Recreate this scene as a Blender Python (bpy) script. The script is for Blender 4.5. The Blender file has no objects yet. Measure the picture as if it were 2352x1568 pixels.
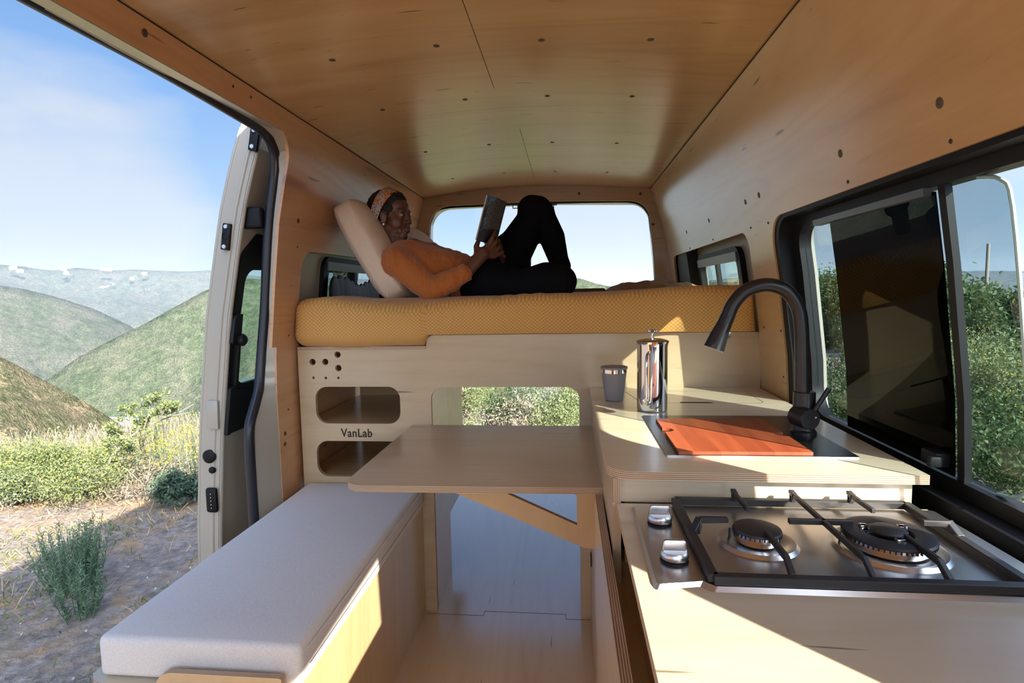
import bpy, bmesh, math, random
import numpy as np
from mathutils import Vector, Matrix, noise
random.seed(7); rng = np.random.default_rng(7)
S = bpy.context.scene; COL = S.collection; D = bpy.data; PI = math.pi

# ---------------------------------------------------------------- camera
CF, CP, CY, CR = 1270.97, .08649279, .10194141, -.01819128      # focal in px, pitch, yaw, roll
CAM = Vector((0, 0, 1.33))
_f = Vector((-math.sin(CY)*math.cos(CP), math.cos(CY)*math.cos(CP), -math.sin(CP)))
_r0 = Vector((math.cos(CY), math.sin(CY), 0)); _u0 = _r0.cross(_f)
_r = _r0*math.cos(CR)+_u0*math.sin(CR); _u = _u0*math.cos(CR)-_r0*math.sin(CR)
cam = D.cameras.new('camera'); cam.sensor_width = 36; cam.lens = 36*CF/2352; cam.clip_start = .02; cam.clip_end = 6000
camo = D.objects.new('camera', cam); COL.objects.link(camo)
camo.matrix_world = Matrix(((_r.x, _u.x, -_f.x, CAM.x), (_r.y, _u.y, -_f.y, CAM.y), (_r.z, _u.z, -_f.z, CAM.z), (0, 0, 0, 1)))
S.camera = camo
def ray(px, py): return _f+_r*((px-1176)/CF)-_u*((py-784)/CF)
def at(px, py, Y):
    d = ray(px, py); return CAM+d*((Y-CAM.y)/d.y)
def atx(px, py, X):
    d = ray(px, py); return CAM+d*(X/d.x)

# ---------------------------------------------------------------- light
S.view_settings.view_transform = 'Standard'; S.view_settings.look = 'None'
S.view_settings.exposure = 0.14; S.view_settings.gamma = 1; S.view_settings.use_curve_mapping = False
SUN = Vector((.68, -.73, .582)).normalized()
sl = D.lights.new('sun', 'SUN'); sl.energy = 14.5; sl.color = (1, .93, .80); sl.angle = .009
so = D.objects.new('sun', sl); COL.objects.link(so); so.rotation_euler = SUN.to_track_quat('Z', 'Y').to_euler(); so.location = (6, -6, 8)

W = D.worlds.new('sky'); S.world = W; W.use_nodes = True
wn = W.node_tree.nodes; wl = W.node_tree.links; wn.clear()
def N(nodes, t, **k):
    n = nodes.new(t)
    for a, b in k.items(): setattr(n, a, b)
    return n
def wmath(op, a, b=None, c=None):
    n = N(wn, 'ShaderNodeMath', operation=op)
    for i, v in enumerate((a, b, c)):
        if v is None: continue
        if isinstance(v, (int, float)): n.inputs[i].default_value = v
        else: wl.new(v, n.inputs[i])
    return n.outputs[0]
tc = N(wn, 'ShaderNodeTexCoord'); sep = N(wn, 'ShaderNodeSeparateXYZ'); wl.new(tc.outputs['Generated'], sep.inputs[0])
rmp = N(wn, 'ShaderNodeValToRGB'); wl.new(sep.outputs[2], rmp.inputs[0]); e = rmp.color_ramp.elements
e[0].position = 0.0; e[0].color = (.62, .79, .96, 1); e[1].position = 1; e[1].color = (.13, .26, .62, 1)
x = e.new(.12); x.color = (.48, .71, 1.0, 1); x = e.new(.3); x.color = (.30, .55, 1.0, 1); x = e.new(.55); x.color = (.22, .40, .80, 1)
def dotdir(v):
    n = N(wn, 'ShaderNodeVectorMath', operation='DOT_PRODUCT'); wl.new(tc.outputs['Generated'], n.inputs[0]); n.inputs[1].default_value = Vector(v).normalized(); return n.outputs['Value']
nz = N(wn, 'ShaderNodeTexNoise'); nz.inputs['Scale'].default_value = 3.2; nz.inputs['Detail'].default_value = 7; nz.inputs['Roughness'].default_value = .55
mp = N(wn, 'ShaderNodeMapping'); mp.inputs['Scale'].default_value = (1, 1, 2.6); wl.new(tc.outputs['Generated'], mp.inputs[0]); wl.new(mp.outputs[0], nz.inputs['Vector'])
blobs = None
for px, py, w in ((110, 480, .23), (270, 520, .16), (1400, 560, .20), (1250, 540, .15), (2000, 200, .3)):
    d = dotdir(ray(px, py)); v = wmath('SMOOTH_MIN', wmath('DIVIDE', wmath('SUBTRACT', d, math.cos(w)), 1-math.cos(w)), 1, .2); v = wmath('MAXIMUM', v, 0)
    blobs = v if blobs is None else wmath('MAXIMUM', blobs, v)
m = wmath('ADD', wmath('MULTIPLY', blobs, 1.15), wmath('MULTIPLY', wmath('SUBTRACT', nz.outputs[0], .58), 2.0))
m = wmath('MULTIPLY', m, .95); mc = N(wn, 'ShaderNodeClamp'); wl.new(m, mc.inputs[0]); mc.inputs['Max'].default_value = .75
mix = N(wn, 'ShaderNodeMixRGB'); wl.new(mc.outputs[0], mix.inputs[0]); wl.new(rmp.outputs[0], mix.inputs[1]); mix.inputs[2].default_value = (.80, .86, .95, 1)
glow = wmath('POWER', wmath('MAXIMUM', wmath('ADD', wmath('MULTIPLY', dotdir(SUN), .5), .5), 0), 6)     # the sky is brighter around the sun
strg = wmath('ADD', wmath('MULTIPLY', glow, 6.6), .84)
warm = N(wn, 'ShaderNodeMixRGB'); wl.new(wmath('MINIMUM', wmath('MULTIPLY', glow, 1.0), .8), warm.inputs[0]); wl.new(mix.outputs[0], warm.inputs[1]); warm.inputs[2].default_value = (.90, .95, 1, 1)
bgn = N(wn, 'ShaderNodeBackground'); wl.new(warm.outputs[0], bgn.inputs[0]); wl.new(strg, bgn.inputs[1])
wo = N(wn, 'ShaderNodeOutputWorld'); wl.new(bgn.outputs[0], wo.inputs[0])

# ---------------------------------------------------------------- materials
class MT:
    def __init__(s, name):
        s.m = D.materials.new(name); s.m.use_nodes = True; s.n = s.m.node_tree.nodes; s.l = s.m.node_tree.links
        s.b = s.n['Principled BSDF']; s.o = s.n['Material Output']
    def set(s, **k):
        for a, v in k.items():
            i = s.b.inputs[a.replace('_', ' ')]
            if isinstance(v, bpy.types.NodeSocket): s.l.new(v, i)
            elif isinstance(v, tuple): i.default_value = (*v, 1) if len(v) == 3 else v
            else: i.default_value = v
        return s
    def co(s, scale=(1, 1, 1), rot=(0, 0, 0), src='Object'):
        t = s.n.new('ShaderNodeTexCoord'); p = s.n.new('ShaderNodeMapping'); p.inputs['Scale'].default_value = scale; p.inputs['Rotation'].default_value = rot
        s.l.new(t.outputs[src], p.inputs[0]); return p.outputs[0]
    def noise(s, vec, scale, detail=4, rough=.5, dist=0, out=0):
        n = s.n.new('ShaderNodeTexNoise'); s.l.new(vec, n.inputs['Vector']); n.inputs['Scale'].default_value = scale; n.inputs['Detail'].default_value = detail
        n.inputs['Roughness'].default_value = rough; n.inputs['Distortion'].default_value = dist; return n.outputs[out]
    def ramp(s, fac, stops):
        r = s.n.new('ShaderNodeValToRGB'); s.l.new(fac, r.inputs[0]); e = r.color_ramp.elements
        e[0].position, e[0].color = stops[0][0], (*stops[0][1], 1); e[1].position, e[1].color = stops[-1][0], (*stops[-1][1], 1)
        for p, c in stops[1:-1]: x = e.new(p); x.color = (*c, 1)
        return r.outputs[0]
    def math(s, op, a, b=None, c=None):
        n = s.n.new('ShaderNodeMath'); n.operation = op
        for i, v in enumerate((a, b, c)):
            if v is None: continue
            if isinstance(v, (int, float)): n.inputs[i].default_value = v
            else: s.l.new(v, n.inputs[i])
        return n.outputs[0]
    def mix(s, f, a, b, mode='MIX'):
        n = s.n.new('ShaderNodeMixRGB'); n.blend_type = mode
        for i, v in enumerate((f, a, b)):
            if isinstance(v, bpy.types.NodeSocket): s.l.new(v, n.inputs[i])
            elif isinstance(v, tuple): n.inputs[i].default_value = (*v, 1)
            else: n.inputs[i].default_value = v
        return n.outputs[0]
    def bump(s, h, strength=.2, dist=.01):
        b = s.n.new('ShaderNodeBump'); s.l.new(h, b.inputs['Height']); b.inputs['Strength'].default_value = strength; b.inputs['Distance'].default_value = dist
        s.l.new(b.outputs[0], s.b.inputs['Normal']); return s
def plain(name, col, rough=.5, metal=0, **k):
    return MT(name).set(Base_Color=col, Roughness=rough, Metallic=metal, **k).m
def ply(name, c_lo, c_mid, c_hi, axis, rough=.3, knots=0, fb=1):
    """birch / maple veneer with the grain running along one axis"""
    t = MT(name); sc = {'x': (.35, 3, 3), 'y': (3, .35, 3), 'z': (3, 3, .35)}[axis]
    v = t.co(sc)
    big = t.noise(v, 1.5, 3, .5, 1.2); fine = t.noise(v, 22, 3, .6, .4)
    w = t.math('SINE', t.math('MULTIPLY', t.noise(v, .9, 2, .4, .6), 52))
    w = t.math('MULTIPLY', t.math('ABSOLUTE', w), .10)
    f = t.math('ADD', t.math('ADD', t.math('MULTIPLY', big, .72), t.math('MULTIPLY', fine, .26)), w)
    c = t.ramp(f, [(.2, c_lo), (.5, c_mid), (.8, c_hi)])
    fl = t.noise(t.co({'x': (3, 40, 40), 'y': (40, 3, 40), 'z': (40, 40, 3)}[axis]), 1.4, 1, .4)
    c = t.mix(t.ramp(fl, [(.75, (0, 0, 0)), (.79, (1, 1, 1))]), c, tuple(x*.45 for x in c_lo))
    if knots:
        b = t.noise(t.co((1, .45, 5)), 1.9, 2, .4, .5); c = t.mix(t.ramp(b, [(.62, (0, 0, 0)), (.72, (.5, .5, .5))]), c, tuple(x*.62 for x in c_lo))
    t.set(Base_Color=c, Roughness=t.math('ADD', t.math('MULTIPLY', fine, .12), rough-.06)); t.b.inputs['Coat Weight'].default_value = .55; t.b.inputs['Coat Roughness'].default_value = .17
    t.bump(fine, .05*fb, .002); return t.m
def plyedge(name, axis, step=.0042, off=0.0):
    t = MT(name); c = t.co(); s = t.n.new('ShaderNodeSeparateXYZ'); t.l.new(c, s.inputs[0])
    k = t.math('SINE', t.math('MULTIPLY', t.math('ADD', s.outputs['xyz'.index(axis)], off), 2*PI/step))
    n = t.noise(t.co({'x': (60, 4, 4), 'y': (4, 60, 4), 'z': (4, 4, 60)}[axis]), 1, 2)
    k = t.math('ADD', k, t.math('MULTIPLY', t.math('SUBTRACT', n, .5), 1.6))
    t.set(Base_Color=t.ramp(t.math('ADD', t.math('MULTIPLY', k, .5), .5), [(.25, (.26, .14, .07)), (.6, (.62, .47, .31))]), Roughness=.6); return t.m
AM = ((.36, .20, .075), (.51, .315, .140), (.60, .40, .195))
M = {}
M['amber_y'] = ply('amber_plywood_along', *AM, 'y', .30)
M['amber_x'] = ply('amber_plywood_across', *AM, 'x', .30)
M['left_ply'] = ply('left_wall_plywood', (.34, .15, .06), (.58, .30, .14), (.66, .38, .19), 'y', .33, 1)
BI = ((.42, .285, .15), (.55, .40, .235), (.62, .475, .30))
M['birch_x'] = ply('birch_plywood_across', *BI, 'x', .38)
M['birch_y'] = ply('birch_plywood_along', *BI, 'y', .33)
M['birch_z'] = ply('birch_plywood_upright', *BI, 'z', .4)
M['bench_ply'] = ply('bench_side_plywood', (.49, .31, .15), (.60, .405, .205), (.66, .46, .25), 'z', .38)
M['top_ply'] = ply('pale_worktop_plywood', (.50, .40, .27), (.60, .50, .35), (.66, .57, .42), 'x', .34)
M['floor_ply'] = ply('floor_plywood', (.52, .35, .20), (.64, .46, .28), (.70, .53, .34), 'y', .30, 0, .3); _fb = M['floor_ply'].node_tree.nodes['Principled BSDF']; _fb.inputs['Coat Weight'].default_value = 1; _fb.inputs['Coat Roughness'].default_value = .15; _fb.inputs['Coat IOR'].default_value = 1.9
M['edge_x'] = plyedge('plywood_edge_x', 'x'); M['edge_y'] = plyedge('plywood_edge_y', 'y'); M['edge_z'] = plyedge('plywood_edge_z', 'z')
M['black'] = plain('matte_black', (.006, .006, .007), .5, 0, Specular_IOR_Level=.25)
M['rubber'] = plain('black_rubber_seal', (.012, .014, .022), .33)
M['blackm'] = plain('black_coated_metal', (.016, .015, .016), .33, 0)
M['blackplastic'] = plain('textured_black_plastic', (.010, .010, .011), .5, 0, Specular_IOR_Level=.3)
M['iron'] = plain('cast_iron', (.022, .021, .022), .45)
M['chrome'] = plain('polished_steel', (.72, .70, .68), .05, 1)
M['steel2'] = plain('satin_steel', (.62, .62, .64), .30, 1)
t = MT('brushed_steel'); v = t.co((1, 60, 1)); f = t.noise(v, 12, 2); t.set(Base_Color=(.62, .59, .56), Metallic=1.0, Roughness=t.math('ADD', t.math('MULTIPLY', f, .10), .28)); M['brushed'] = t.m
t = MT('dark_brushed_steel'); f = t.noise(t.co((60, 1, 1)), 12, 2); t.set(Base_Color=(.16, .155, .15), Metallic=1.0, Roughness=t.math('ADD', t.math('MULTIPLY', f, .12), .27)); M['sinksteel'] = t.m
M['paint'] = plain('beige_car_paint', (.40, .36, .29), .25, 0, Coat_Weight=.6, Coat_Roughness=.08)
M['paint_in'] = plain('beige_inner_paint', (.46, .39, .30), .45)
M['screw'] = plain('greyed_screw_head', (.10, .075, .05), .5, .2)
M['screwd'] = plain('dark_screw_hole', (.03, .02, .018), .6)
M['gap'] = plain('dark_gap', (.02, .013, .009), .8)
t = MT('cream_canvas'); f = t.noise(t.co((1, 1, 1)), 260, 2); t.set(Base_Color=t.ramp(f, [(.3, (.66, .62, .56)), (.7, (.76, .72, .67))]), Roughness=.85, Sheen_Weight=.2)
t.bump(t.math('ADD', f, t.noise(t.co((1, 1, 1)), 5, 2)), .12, .004); M['canvas'] = t.m
t = MT('beige_pillow_cotton'); f = t.noise(t.co((6, 2, 3)), 3, 3, .5, .8); t.set(Base_Color=(.70, .56, .42), Roughness=.85, Sheen_Weight=.2); t.bump(f, .5, .02); M['pillow'] = t.m
M['white_cotton'] = plain('white_cotton', (.82, .83, .86), .85)
# mustard cotton with a small scallop print
t = MT('mustard_scallop_cotton'); c = t.co((1, 1, 1)); s = t.n.new('ShaderNodeSeparateXYZ'); t.l.new(c, s.inputs[0])
uu = t.math('MULTIPLY', t.math('ADD', s.outputs[0], t.math('MULTIPLY', s.outputs[1], .0)), 78); vv = t.math('MULTIPLY', t.math('SUBTRACT', s.outputs[2], s.outputs[1]), 78)
a1 = t.math('ABSOLUTE', t.math('SUBTRACT', t.math('FRACT', t.math('ADD', t.math('MULTIPLY', uu, .8), vv)), .5)); a2 = t.math('ABSOLUTE', t.math('SUBTRACT', t.math('FRACT', t.math('SUBTRACT', t.math('MULTIPLY', uu, .8), vv)), .5))
net = t.math('GREATER_THAN', t.math('MAXIMUM', a1, a2), .40)
rr = t.math('SQRT', t.math('ADD', t.math('MULTIPLY', a1, a1), t.math('MULTIPLY', a2, a2))); fan = t.math('MULTIPLY', t.math('SINE', t.math('MULTIPLY', rr, 62)), .5)
base = t.mix(t.math('ADD', fan, .5), (.62, .31, .07), (.70, .45, .20)); base = t.mix(net, base, (.55, .235, .012))
t.set(Base_Color=base, Roughness=.85, Sheen_Weight=.15); t.bump(t.noise(t.co((9, 2, 2)), 1.6, 3, .5, .7), .55, .02); M['mustard'] = t.m
t = MT('rust_sweatshirt'); f = t.noise(t.co((5, 2, 2.4), (0, .6, 0)), 2.6, 3, .45, 1.0); t.set(Base_Color=(.40, .115, .018), Roughness=.9, Sheen_Weight=.25); t.bump(f, .8, .03); M['rust'] = t.m
t = MT('black_leggings'); t.set(Base_Color=(.0035, .0035, .005), Roughness=.9, Specular_IOR_Level=.12); t.bump(t.noise(t.co((3, 3, 3)), 5, 2), .25, .01); M['leggings'] = t.m
M['skin'] = plain('deep_brown_skin', (.125, .050, .030), .42, 0, Subsurface_Weight=.05)
t = MT('black_curly_hair'); f = t.noise(t.co(), 120, 3); t.set(Base_Color=(.006, .005, .005), Roughness=.7); t.bump(f, 1, .006); M['hair'] = t.m
t = MT('paisley_headband'); vo = t.n.new('ShaderNodeTexVoronoi'); vo.inputs['Scale'].default_value = 110; t.l.new(t.co(), vo.inputs['Vector'])
cc = t.ramp(t.noise(t.co(), 30, 2), [(.53, (.42, .34, .30)), (.60, (.60, .19, .03))]); cc = t.mix(t.ramp(vo.outputs[0], [(.25, (1, 1, 1)), (.4, (0, 0, 0))]), cc, (.08, .05, .05)); t.set(Base_Color=cc, Roughness=.7); M['band'] = t.m
M['pearl'] = plain('pearl', (.8, .76, .7), .2); M['eyewhite'] = plain('eye_white', (.34, .31, .29), .2); M['iris'] = plain('dark_iris', (.01, .006, .005), .1)
t = MT('red_hardwood_board'); v = t.co((1, .12, 1)); n1 = t.noise(t.co((1.2, .1, 1)), 14, 2); st = t.math('SNAP', t.co and t.math('ADD', n1, 0), .12)
sx = t.n.new('ShaderNodeSeparateXYZ'); t.l.new(t.co(rot=(0, 0, .0)), sx.inputs[0]); stave = t.math('FRACT', t.math('MULTIPLY', t.math('FLOOR', t.math('MULTIPLY', sx.outputs[0], 17)), .37))
f = t.math('ADD', t.math('MULTIPLY', stave, .4), t.math('MULTIPLY', t.noise(v, 40, 3), .6)); t.set(Base_Color=t.ramp(f, [(.25, (.21, .040, .016)), (.7, (.37, .085, .030))]), Roughness=.42); M['redwood'] = t.m
M['mug'] = plain('grey_powder_coat', (.25, .235, .235), .5)
M['white_ink'] = plain('white_marking', (.8, .8, .8), .5); M['cutout_shade'] = plain('cutout_shade_lettering', (.035, .02, .012), .8)
M['paper'] = plain('page_edges', (.62, .52, .38), .8)
t = MT('book_back_cover'); c = t.co(); s = t.n.new('ShaderNodeSeparateXYZ'); t.l.new(c, s.inputs[0])
ln = t.math('GREATER_THAN', t.math('FRACT', t.math('MULTIPLY', s.outputs[2], 190)), .66); wd = t.math('GREATER_THAN', t.noise(t.co((1, 300, 190)), 1, 0), .40)
zin = t.math('MULTIPLY', t.math('MULTIPLY', t.math('GREATER_THAN', s.outputs[2], .05), t.math('LESS_THAN', s.outputs[2], .175)), t.math('MULTIPLY', t.math('GREATER_THAN', s.outputs[1], .006), t.math('LESS_THAN', s.outputs[1], .105)))
tx = t.math('MULTIPLY', t.math('MULTIPLY', ln, wd), zin)
cb = t.ramp(t.noise(t.co((1, 1, 1)), 14, 3), [(.54, (.014, .014, .018)), (.62, (.03, .12, .22))]); t.set(Base_Color=t.mix(t.math('MULTIPLY', tx, .35), cb, (.6, .62, .65)), Roughness=.3); M['cover'] = t.m
def glass(name, tint, refl=1.0, rough=0.0):
    t = MT(name); t.n.remove(t.b); tr = t.n.new('ShaderNodeBsdfTransparent'); tr.inputs[0].default_value = (*tint, 1)
    g = t.n.new('ShaderNodeBsdfGlossy'); g.inputs['Roughness'].default_value = rough; fr = t.n.new('ShaderNodeLayerWeight'); fr.inputs[0].default_value = .5; fres = t.math('ADD', t.math('MULTIPLY', t.math('POWER', fr.outputs['Facing'], 5), .95), .045)
    mx = t.n.new('ShaderNodeMixShader'); t.l.new(t.math('MULTIPLY', fres, refl), mx.inputs[0]); t.l.new(tr.outputs[0], mx.inputs[1]); t.l.new(g.outputs[0], mx.inputs[2]); t.l.new(mx.outputs[0], t.o.inputs[0]); return t.m
M['glass'] = glass('lightly_tinted_glass', (.66, .72, .73), .8); M['darkglass'] = glass('privacy_glass', (.10, .10, .10), .55); M['clear'] = glass('clear_glass', (.72, .80, .76))
# ---- ground and plants
t = MT('dry_dirt_ground'); c = t.co(); a = t.noise(c, .9, 6, .6); b = t.noise(c, 14, 5, .7); g = t.noise(c, 2.3, 4, .6, .6)
cc = t.ramp(b, [(.3, (.13, .10, .085)), (.5, (.25, .20, .17)), (.72, (.42, .35, .30))]); cc = t.mix(t.ramp(g, [(.5, (0, 0, 0)), (.66, (.7, .7, .7))]), cc, (.46, .27, .12)); cc = t.mix(t.ramp(a, [(.56, (0, 0, 0)), (.70, (.5, .5, .5))]), cc, (.15, .15, .07))
t.set(Base_Color=cc, Roughness=.95); t.bump(b, .9, .05); M['dirt'] = t.m
def hillmat(name, greens, soil, sc, soilamt, bumpd):
    t = MT(name); c = t.co(); a = t.noise(c, sc, 6, .65, .4); b = t.noise(c, sc*6, 5, .7); g = t.noise(c, sc*.55, 4, .6)
    cc = t.ramp(b, [(.30, greens[0]), (.5, greens[1]), (.7, greens[2])]); cc = t.mix(t.ramp(a, [(.46, (0, 0, 0)), (.66, (.6, .6, .6))]), cc, greens[3])
    cc = t.mix(t.ramp(t.math('ADD', t.math('MULTIPLY', g, .75), t.math('MULTIPLY', b, .25)), [(soilamt, (0, 0, 0)), (soilamt+.05, (.85, .85, .85))]), cc, soil)
    sp1 = t.noise(c, sc*26, 3, .6); cc = t.mix(t.ramp(sp1, [(.44, (1, 1, 1)), (.56, (0, 0, 0))]), cc, t.mix(.42, cc, tuple(x*.35 for x in greens[0])))
    t.set(Base_Color=cc, Roughness=1.0, Specular_IOR_Level=0.0); t.bump(t.math('ADD', b, t.math('MULTIPLY', sp1, .5)), 1, bumpd); return t.m
M['hill_far'] = hillmat('far_ridge_scrub', ((.035, .045, .03), (.08, .09, .06), (.12, .13, .09), (.13, .115, .09)), (.40, .31, .24), .012, .66, 6)
M['hill_mid'] = hillmat('middle_hill_scrub', ((.04, .052, .028), (.08, .092, .055), (.13, .135, .095), (.15, .13, .11)), (.42, .33, .25), .03, .62, 3)
M['hill_green'] = hillmat('green_hill_scrub', ((.045, .062, .03), (.09, .112, .058), (.16, .18, .10), (.18, .165, .12)), (.30, .23, .15), .05, .70, 2)
M['hill_dry'] = hillmat('dry_hillside_scrub', ((.06, .07, .035), (.15, .15, .085), (.30, .26, .16), (.24, .18, .13)), (.54, .38, .23), .25, .53, .6)
M['hill_brush'] = hillmat('brushy_slope', ((.06, .08, .03), (.14, .16, .07), (.26, .25, .16), (.28, .25, .2)), (.5, .34, .22), .6, .6, .3)
def leafmat(name, a, b, tr=.25):
    t = MT(name); f = t.noise(t.co(), 9, 2); c = t.ramp(f, [(.35, a), (.65, b)]); t.set(Base_Color=c, Roughness=.6); t.l.new(c, t.b.inputs['Subsurface Radius']) if 0 else None
    tl = t.n.new('ShaderNodeBsdfTranslucent'); t.l.new(c, tl.inputs[0]); mx = t.n.new('ShaderNodeMixShader'); mx.inputs[0].default_value = tr; t.l.new(t.b.outputs[0], mx.inputs[1]); t.l.new(tl.outputs[0], mx.inputs[2]); t.l.new(mx.outputs[0], t.o.inputs[0]); return t.m
M['leaf'] = leafmat('bush_leaf', (.12, .155, .055), (.27, .31, .13)); M['leafdark'] = leafmat('tree_leaf', (.05, .09, .03), (.13, .19, .06), .35)
M['leafgrey'] = leafmat('grey_green_leaf', (.13, .17, .10), (.27, .32, .20)); M['leafblue'] = leafmat('rosemary_needle', (.09, .16, .09), (.18, .27, .15))
M['straw'] = leafmat('dry_straw', (.38, .27, .13), (.62, .46, .26)); M['greygrass'] = leafmat('pale_dry_stems', (.20, .175, .13), (.36, .30, .22)); M['thistle'] = leafmat('thistle_leaf', (.04, .08, .05), (.12, .18, .11))
M['grass'] = leafmat('low_green_grass', (.10, .14, .035), (.25, .28, .10))
M['flower'] = leafmat('mustard_flower', (.75, .60, .03), (.85, .75, .08), .3); M['bark'] = plain('grey_bark', (.28, .24, .20), .9); M['stone'] = plain('pale_pebble', (.45, .42, .38), .8)
M['asphalt'] = plain('faded_asphalt', (.22, .23, .25), .8); M['house'] = plain('white_stucco', (.75, .72, .68), .8); M['roof'] = plain('brown_roof', (.2, .14, .1), .8)

# ---------------------------------------------------------------- mesh helpers
def tag(o, label=None, cat=None, group=None, kind=None):
    if label: o['label'] = label
    if cat: o['category'] = cat
    if group: o['group'] = group
    if kind: o['kind'] = kind
    return o
def wloc(p):
    v = Vector((0, 0, 0))
    while p is not None: v = v+p.location; p = p.parent
    return v
def obj(name, bm, mats, parent=None, origin=None, smooth=True, angle=35):
    if isinstance(bm, Blob): bm = bm.bm()
    if not isinstance(mats, (list, tuple)): mats = [mats]
    o0 = wloc(parent) if parent else (Vector(origin) if origin is not None else Vector((0, 0, 0)))
    bmesh.ops.translate(bm, verts=bm.verts, vec=-o0)
    me = D.meshes.new(name); bm.to_mesh(me); bm.free()
    for m in mats: me.materials.append(m)
    if smooth:
        me.polygons.foreach_set('use_smooth', [True]*len(me.polygons)); me.set_sharp_from_angle(angle=math.radians(angle))
    o = D.objects.new(name, me); COL.objects.link(o)
    if parent: o.parent = parent
    else: o.location = o0
    return o
def thing(name, label, cat, loc, group=None):
    o = D.objects.new(name, None); COL.objects.link(o); o.location = loc; o.empty_display_size = .1
    return tag(o, label, cat, group)
def struct(name, bm, mats, parent=None, **k):
    o = obj(name, bm, mats, parent, **k)
    if not parent: o['kind'] = 'structure'
    return o
def rpoly(pts):
    """pts: (x,y) or (x,y,r): rounds corners"""
    out = []; n = len(pts)
    for i, p in enumerate(pts):
        r = p[2] if len(p) > 2 else 0; P = Vector(p[:2])
        if r <= 0: out.append(tuple(P)); continue
        a = (Vector(pts[i-1][:2])-P); b = (Vector(pts[(i+1) % n][:2])-P); la, lb = a.length, b.length; a.normalize(); b.normalize()
        ang = a.angle(b); dd = min(r/math.tan(ang/2), la*.49, lb*.49); r2 = dd*math.tan(ang/2)
        c = P+(a+b).normalized()*(r2/math.sin(ang/2)); s = P+a*dd-c; e2 = P+b*dd-c
        a0 = math.atan2(s.y, s.x); a1 = math.atan2(e2.y, e2.x); da = (a1-a0+PI) % (2*PI)-PI; k = 7
        for j in range(k+1):
            th = a0+da*j/k; out.append((c.x+r2*math.cos(th), c.y+r2*math.sin(th)))
    return out
def rect(x0, y0, x1, y1, r=0): return rpoly([(x0, y0, r), (x1, y0, r), (x1, y1, r), (x0, y1, r)])
def circ(cx, cy, r, n=20): return [(cx+r*math.cos(2*PI*i/n), cy+r*math.sin(2*PI*i/n)) for i in range(n)]
def flat(outline, holes=(), cuts=(), cutsu=()):
    bm = bmesh.new(); es = []
    for loop in [outline, *holes]:
        vs = [bm.verts.new((p[0], p[1], 0)) for p in loop]
        es += [bm.edges.new((vs[i], vs[(i+1) % len(vs)])) for i in range(len(vs))]
    bmesh.ops.triangle_fill(bm, edges=es, use_beauty=True, use_dissolve=False)
    for c in cuts: bmesh.ops.bisect_plane(bm, geom=bm.verts[:]+bm.edges[:]+bm.faces[:], plane_co=(0, c, 0), plane_no=(0, 1, 0))
    for c in cutsu: bmesh.ops.bisect_plane(bm, geom=bm.verts[:]+bm.edges[:]+bm.faces[:], plane_co=(c, 0, 0), plane_no=(1, 0, 0))
    return bm
def thick(bm, w0, w1):
    fs = bm.faces[:]
    r = bmesh.ops.extrude_face_region(bm, geom=fs); nv = [v for v in r['geom'] if isinstance(v, bmesh.types.BMVert)]
    caps = set(fs) | {f for f in r['geom'] if isinstance(f, bmesh.types.BMFace)}
    s = set(nv)
    for v in bm.verts: v.co.z = w1 if v in s else w0
    for f in bm.faces: f.material_index = 0 if f in caps else 1
    bmesh.ops.recalc_face_normals(bm, faces=bm.faces); return bm
def prism(outline, axis, a0, a1, holes=(), bev=0):
    bm = thick(flat(outline, holes), a0, a1)
    for v in bm.verts:
        u, w, d = v.co
        v.co = (d, u, w) if axis == 'x' else ((u, d, w) if axis == 'y' else (u, w, d))
    bmesh.ops.recalc_face_normals(bm, faces=bm.faces)
    if bev:
        es = [e for e in bm.edges if len(e.link_faces) == 2 and e.calc_face_angle(0) > 1]
        bmesh.ops.bevel(bm, geom=es, offset=bev, segments=2, affect='EDGES', profile=.5)
    return bm
def box(x0, x1, y0, y1, z0, z1, bev=0, seg=2, bm=None):
    b = bm or bmesh.new(); r = bmesh.ops.create_cube(b, size=1)
    bmesh.ops.transform(b, matrix=Matrix.Translation(((x0+x1)/2, (y0+y1)/2, (z0+z1)/2)) @ Matrix.Diagonal((abs(x1-x0), abs(y1-y0), abs(z1-z0), 1)), verts=r['verts'])
    if bev:
        es = list({e for v in r['verts'] for e in v.link_edges}); bmesh.ops.bevel(b, geom=es, offset=bev, segments=seg, affect='EDGES', profile=.5)
    return b
def lathe(prof, c=(0, 0, 0), n=40, bm=None, R=None):
    b = bm or bmesh.new(); rings = []
    for r, z in prof:
        if r < 1e-6: rings.append([b.verts.new((0, 0, z))]); continue
        rings.append([b.verts.new((r*math.cos(2*PI*i/n), r*math.sin(2*PI*i/n), z)) for i in range(n)])
    for a, d in zip(rings, rings[1:]):
        for i in range(n):
            j = (i+1) % n
            if len(a) == 1 and len(d) == 1: continue
            if len(a) == 1: b.faces.new((a[0], d[i], d[j]))
            elif len(d) == 1: b.faces.new((a[i], a[j], d[0]))
            else: b.faces.new((a[i], a[j], d[j], d[i]))
    vs = [v for r in rings for v in r]
    bmesh.ops.transform(b, matrix=Matrix.Translation(c) @ (R or Matrix.Identity(4)), verts=vs)
    bmesh.ops.recalc_face_normals(b, faces=b.faces); return b
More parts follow.
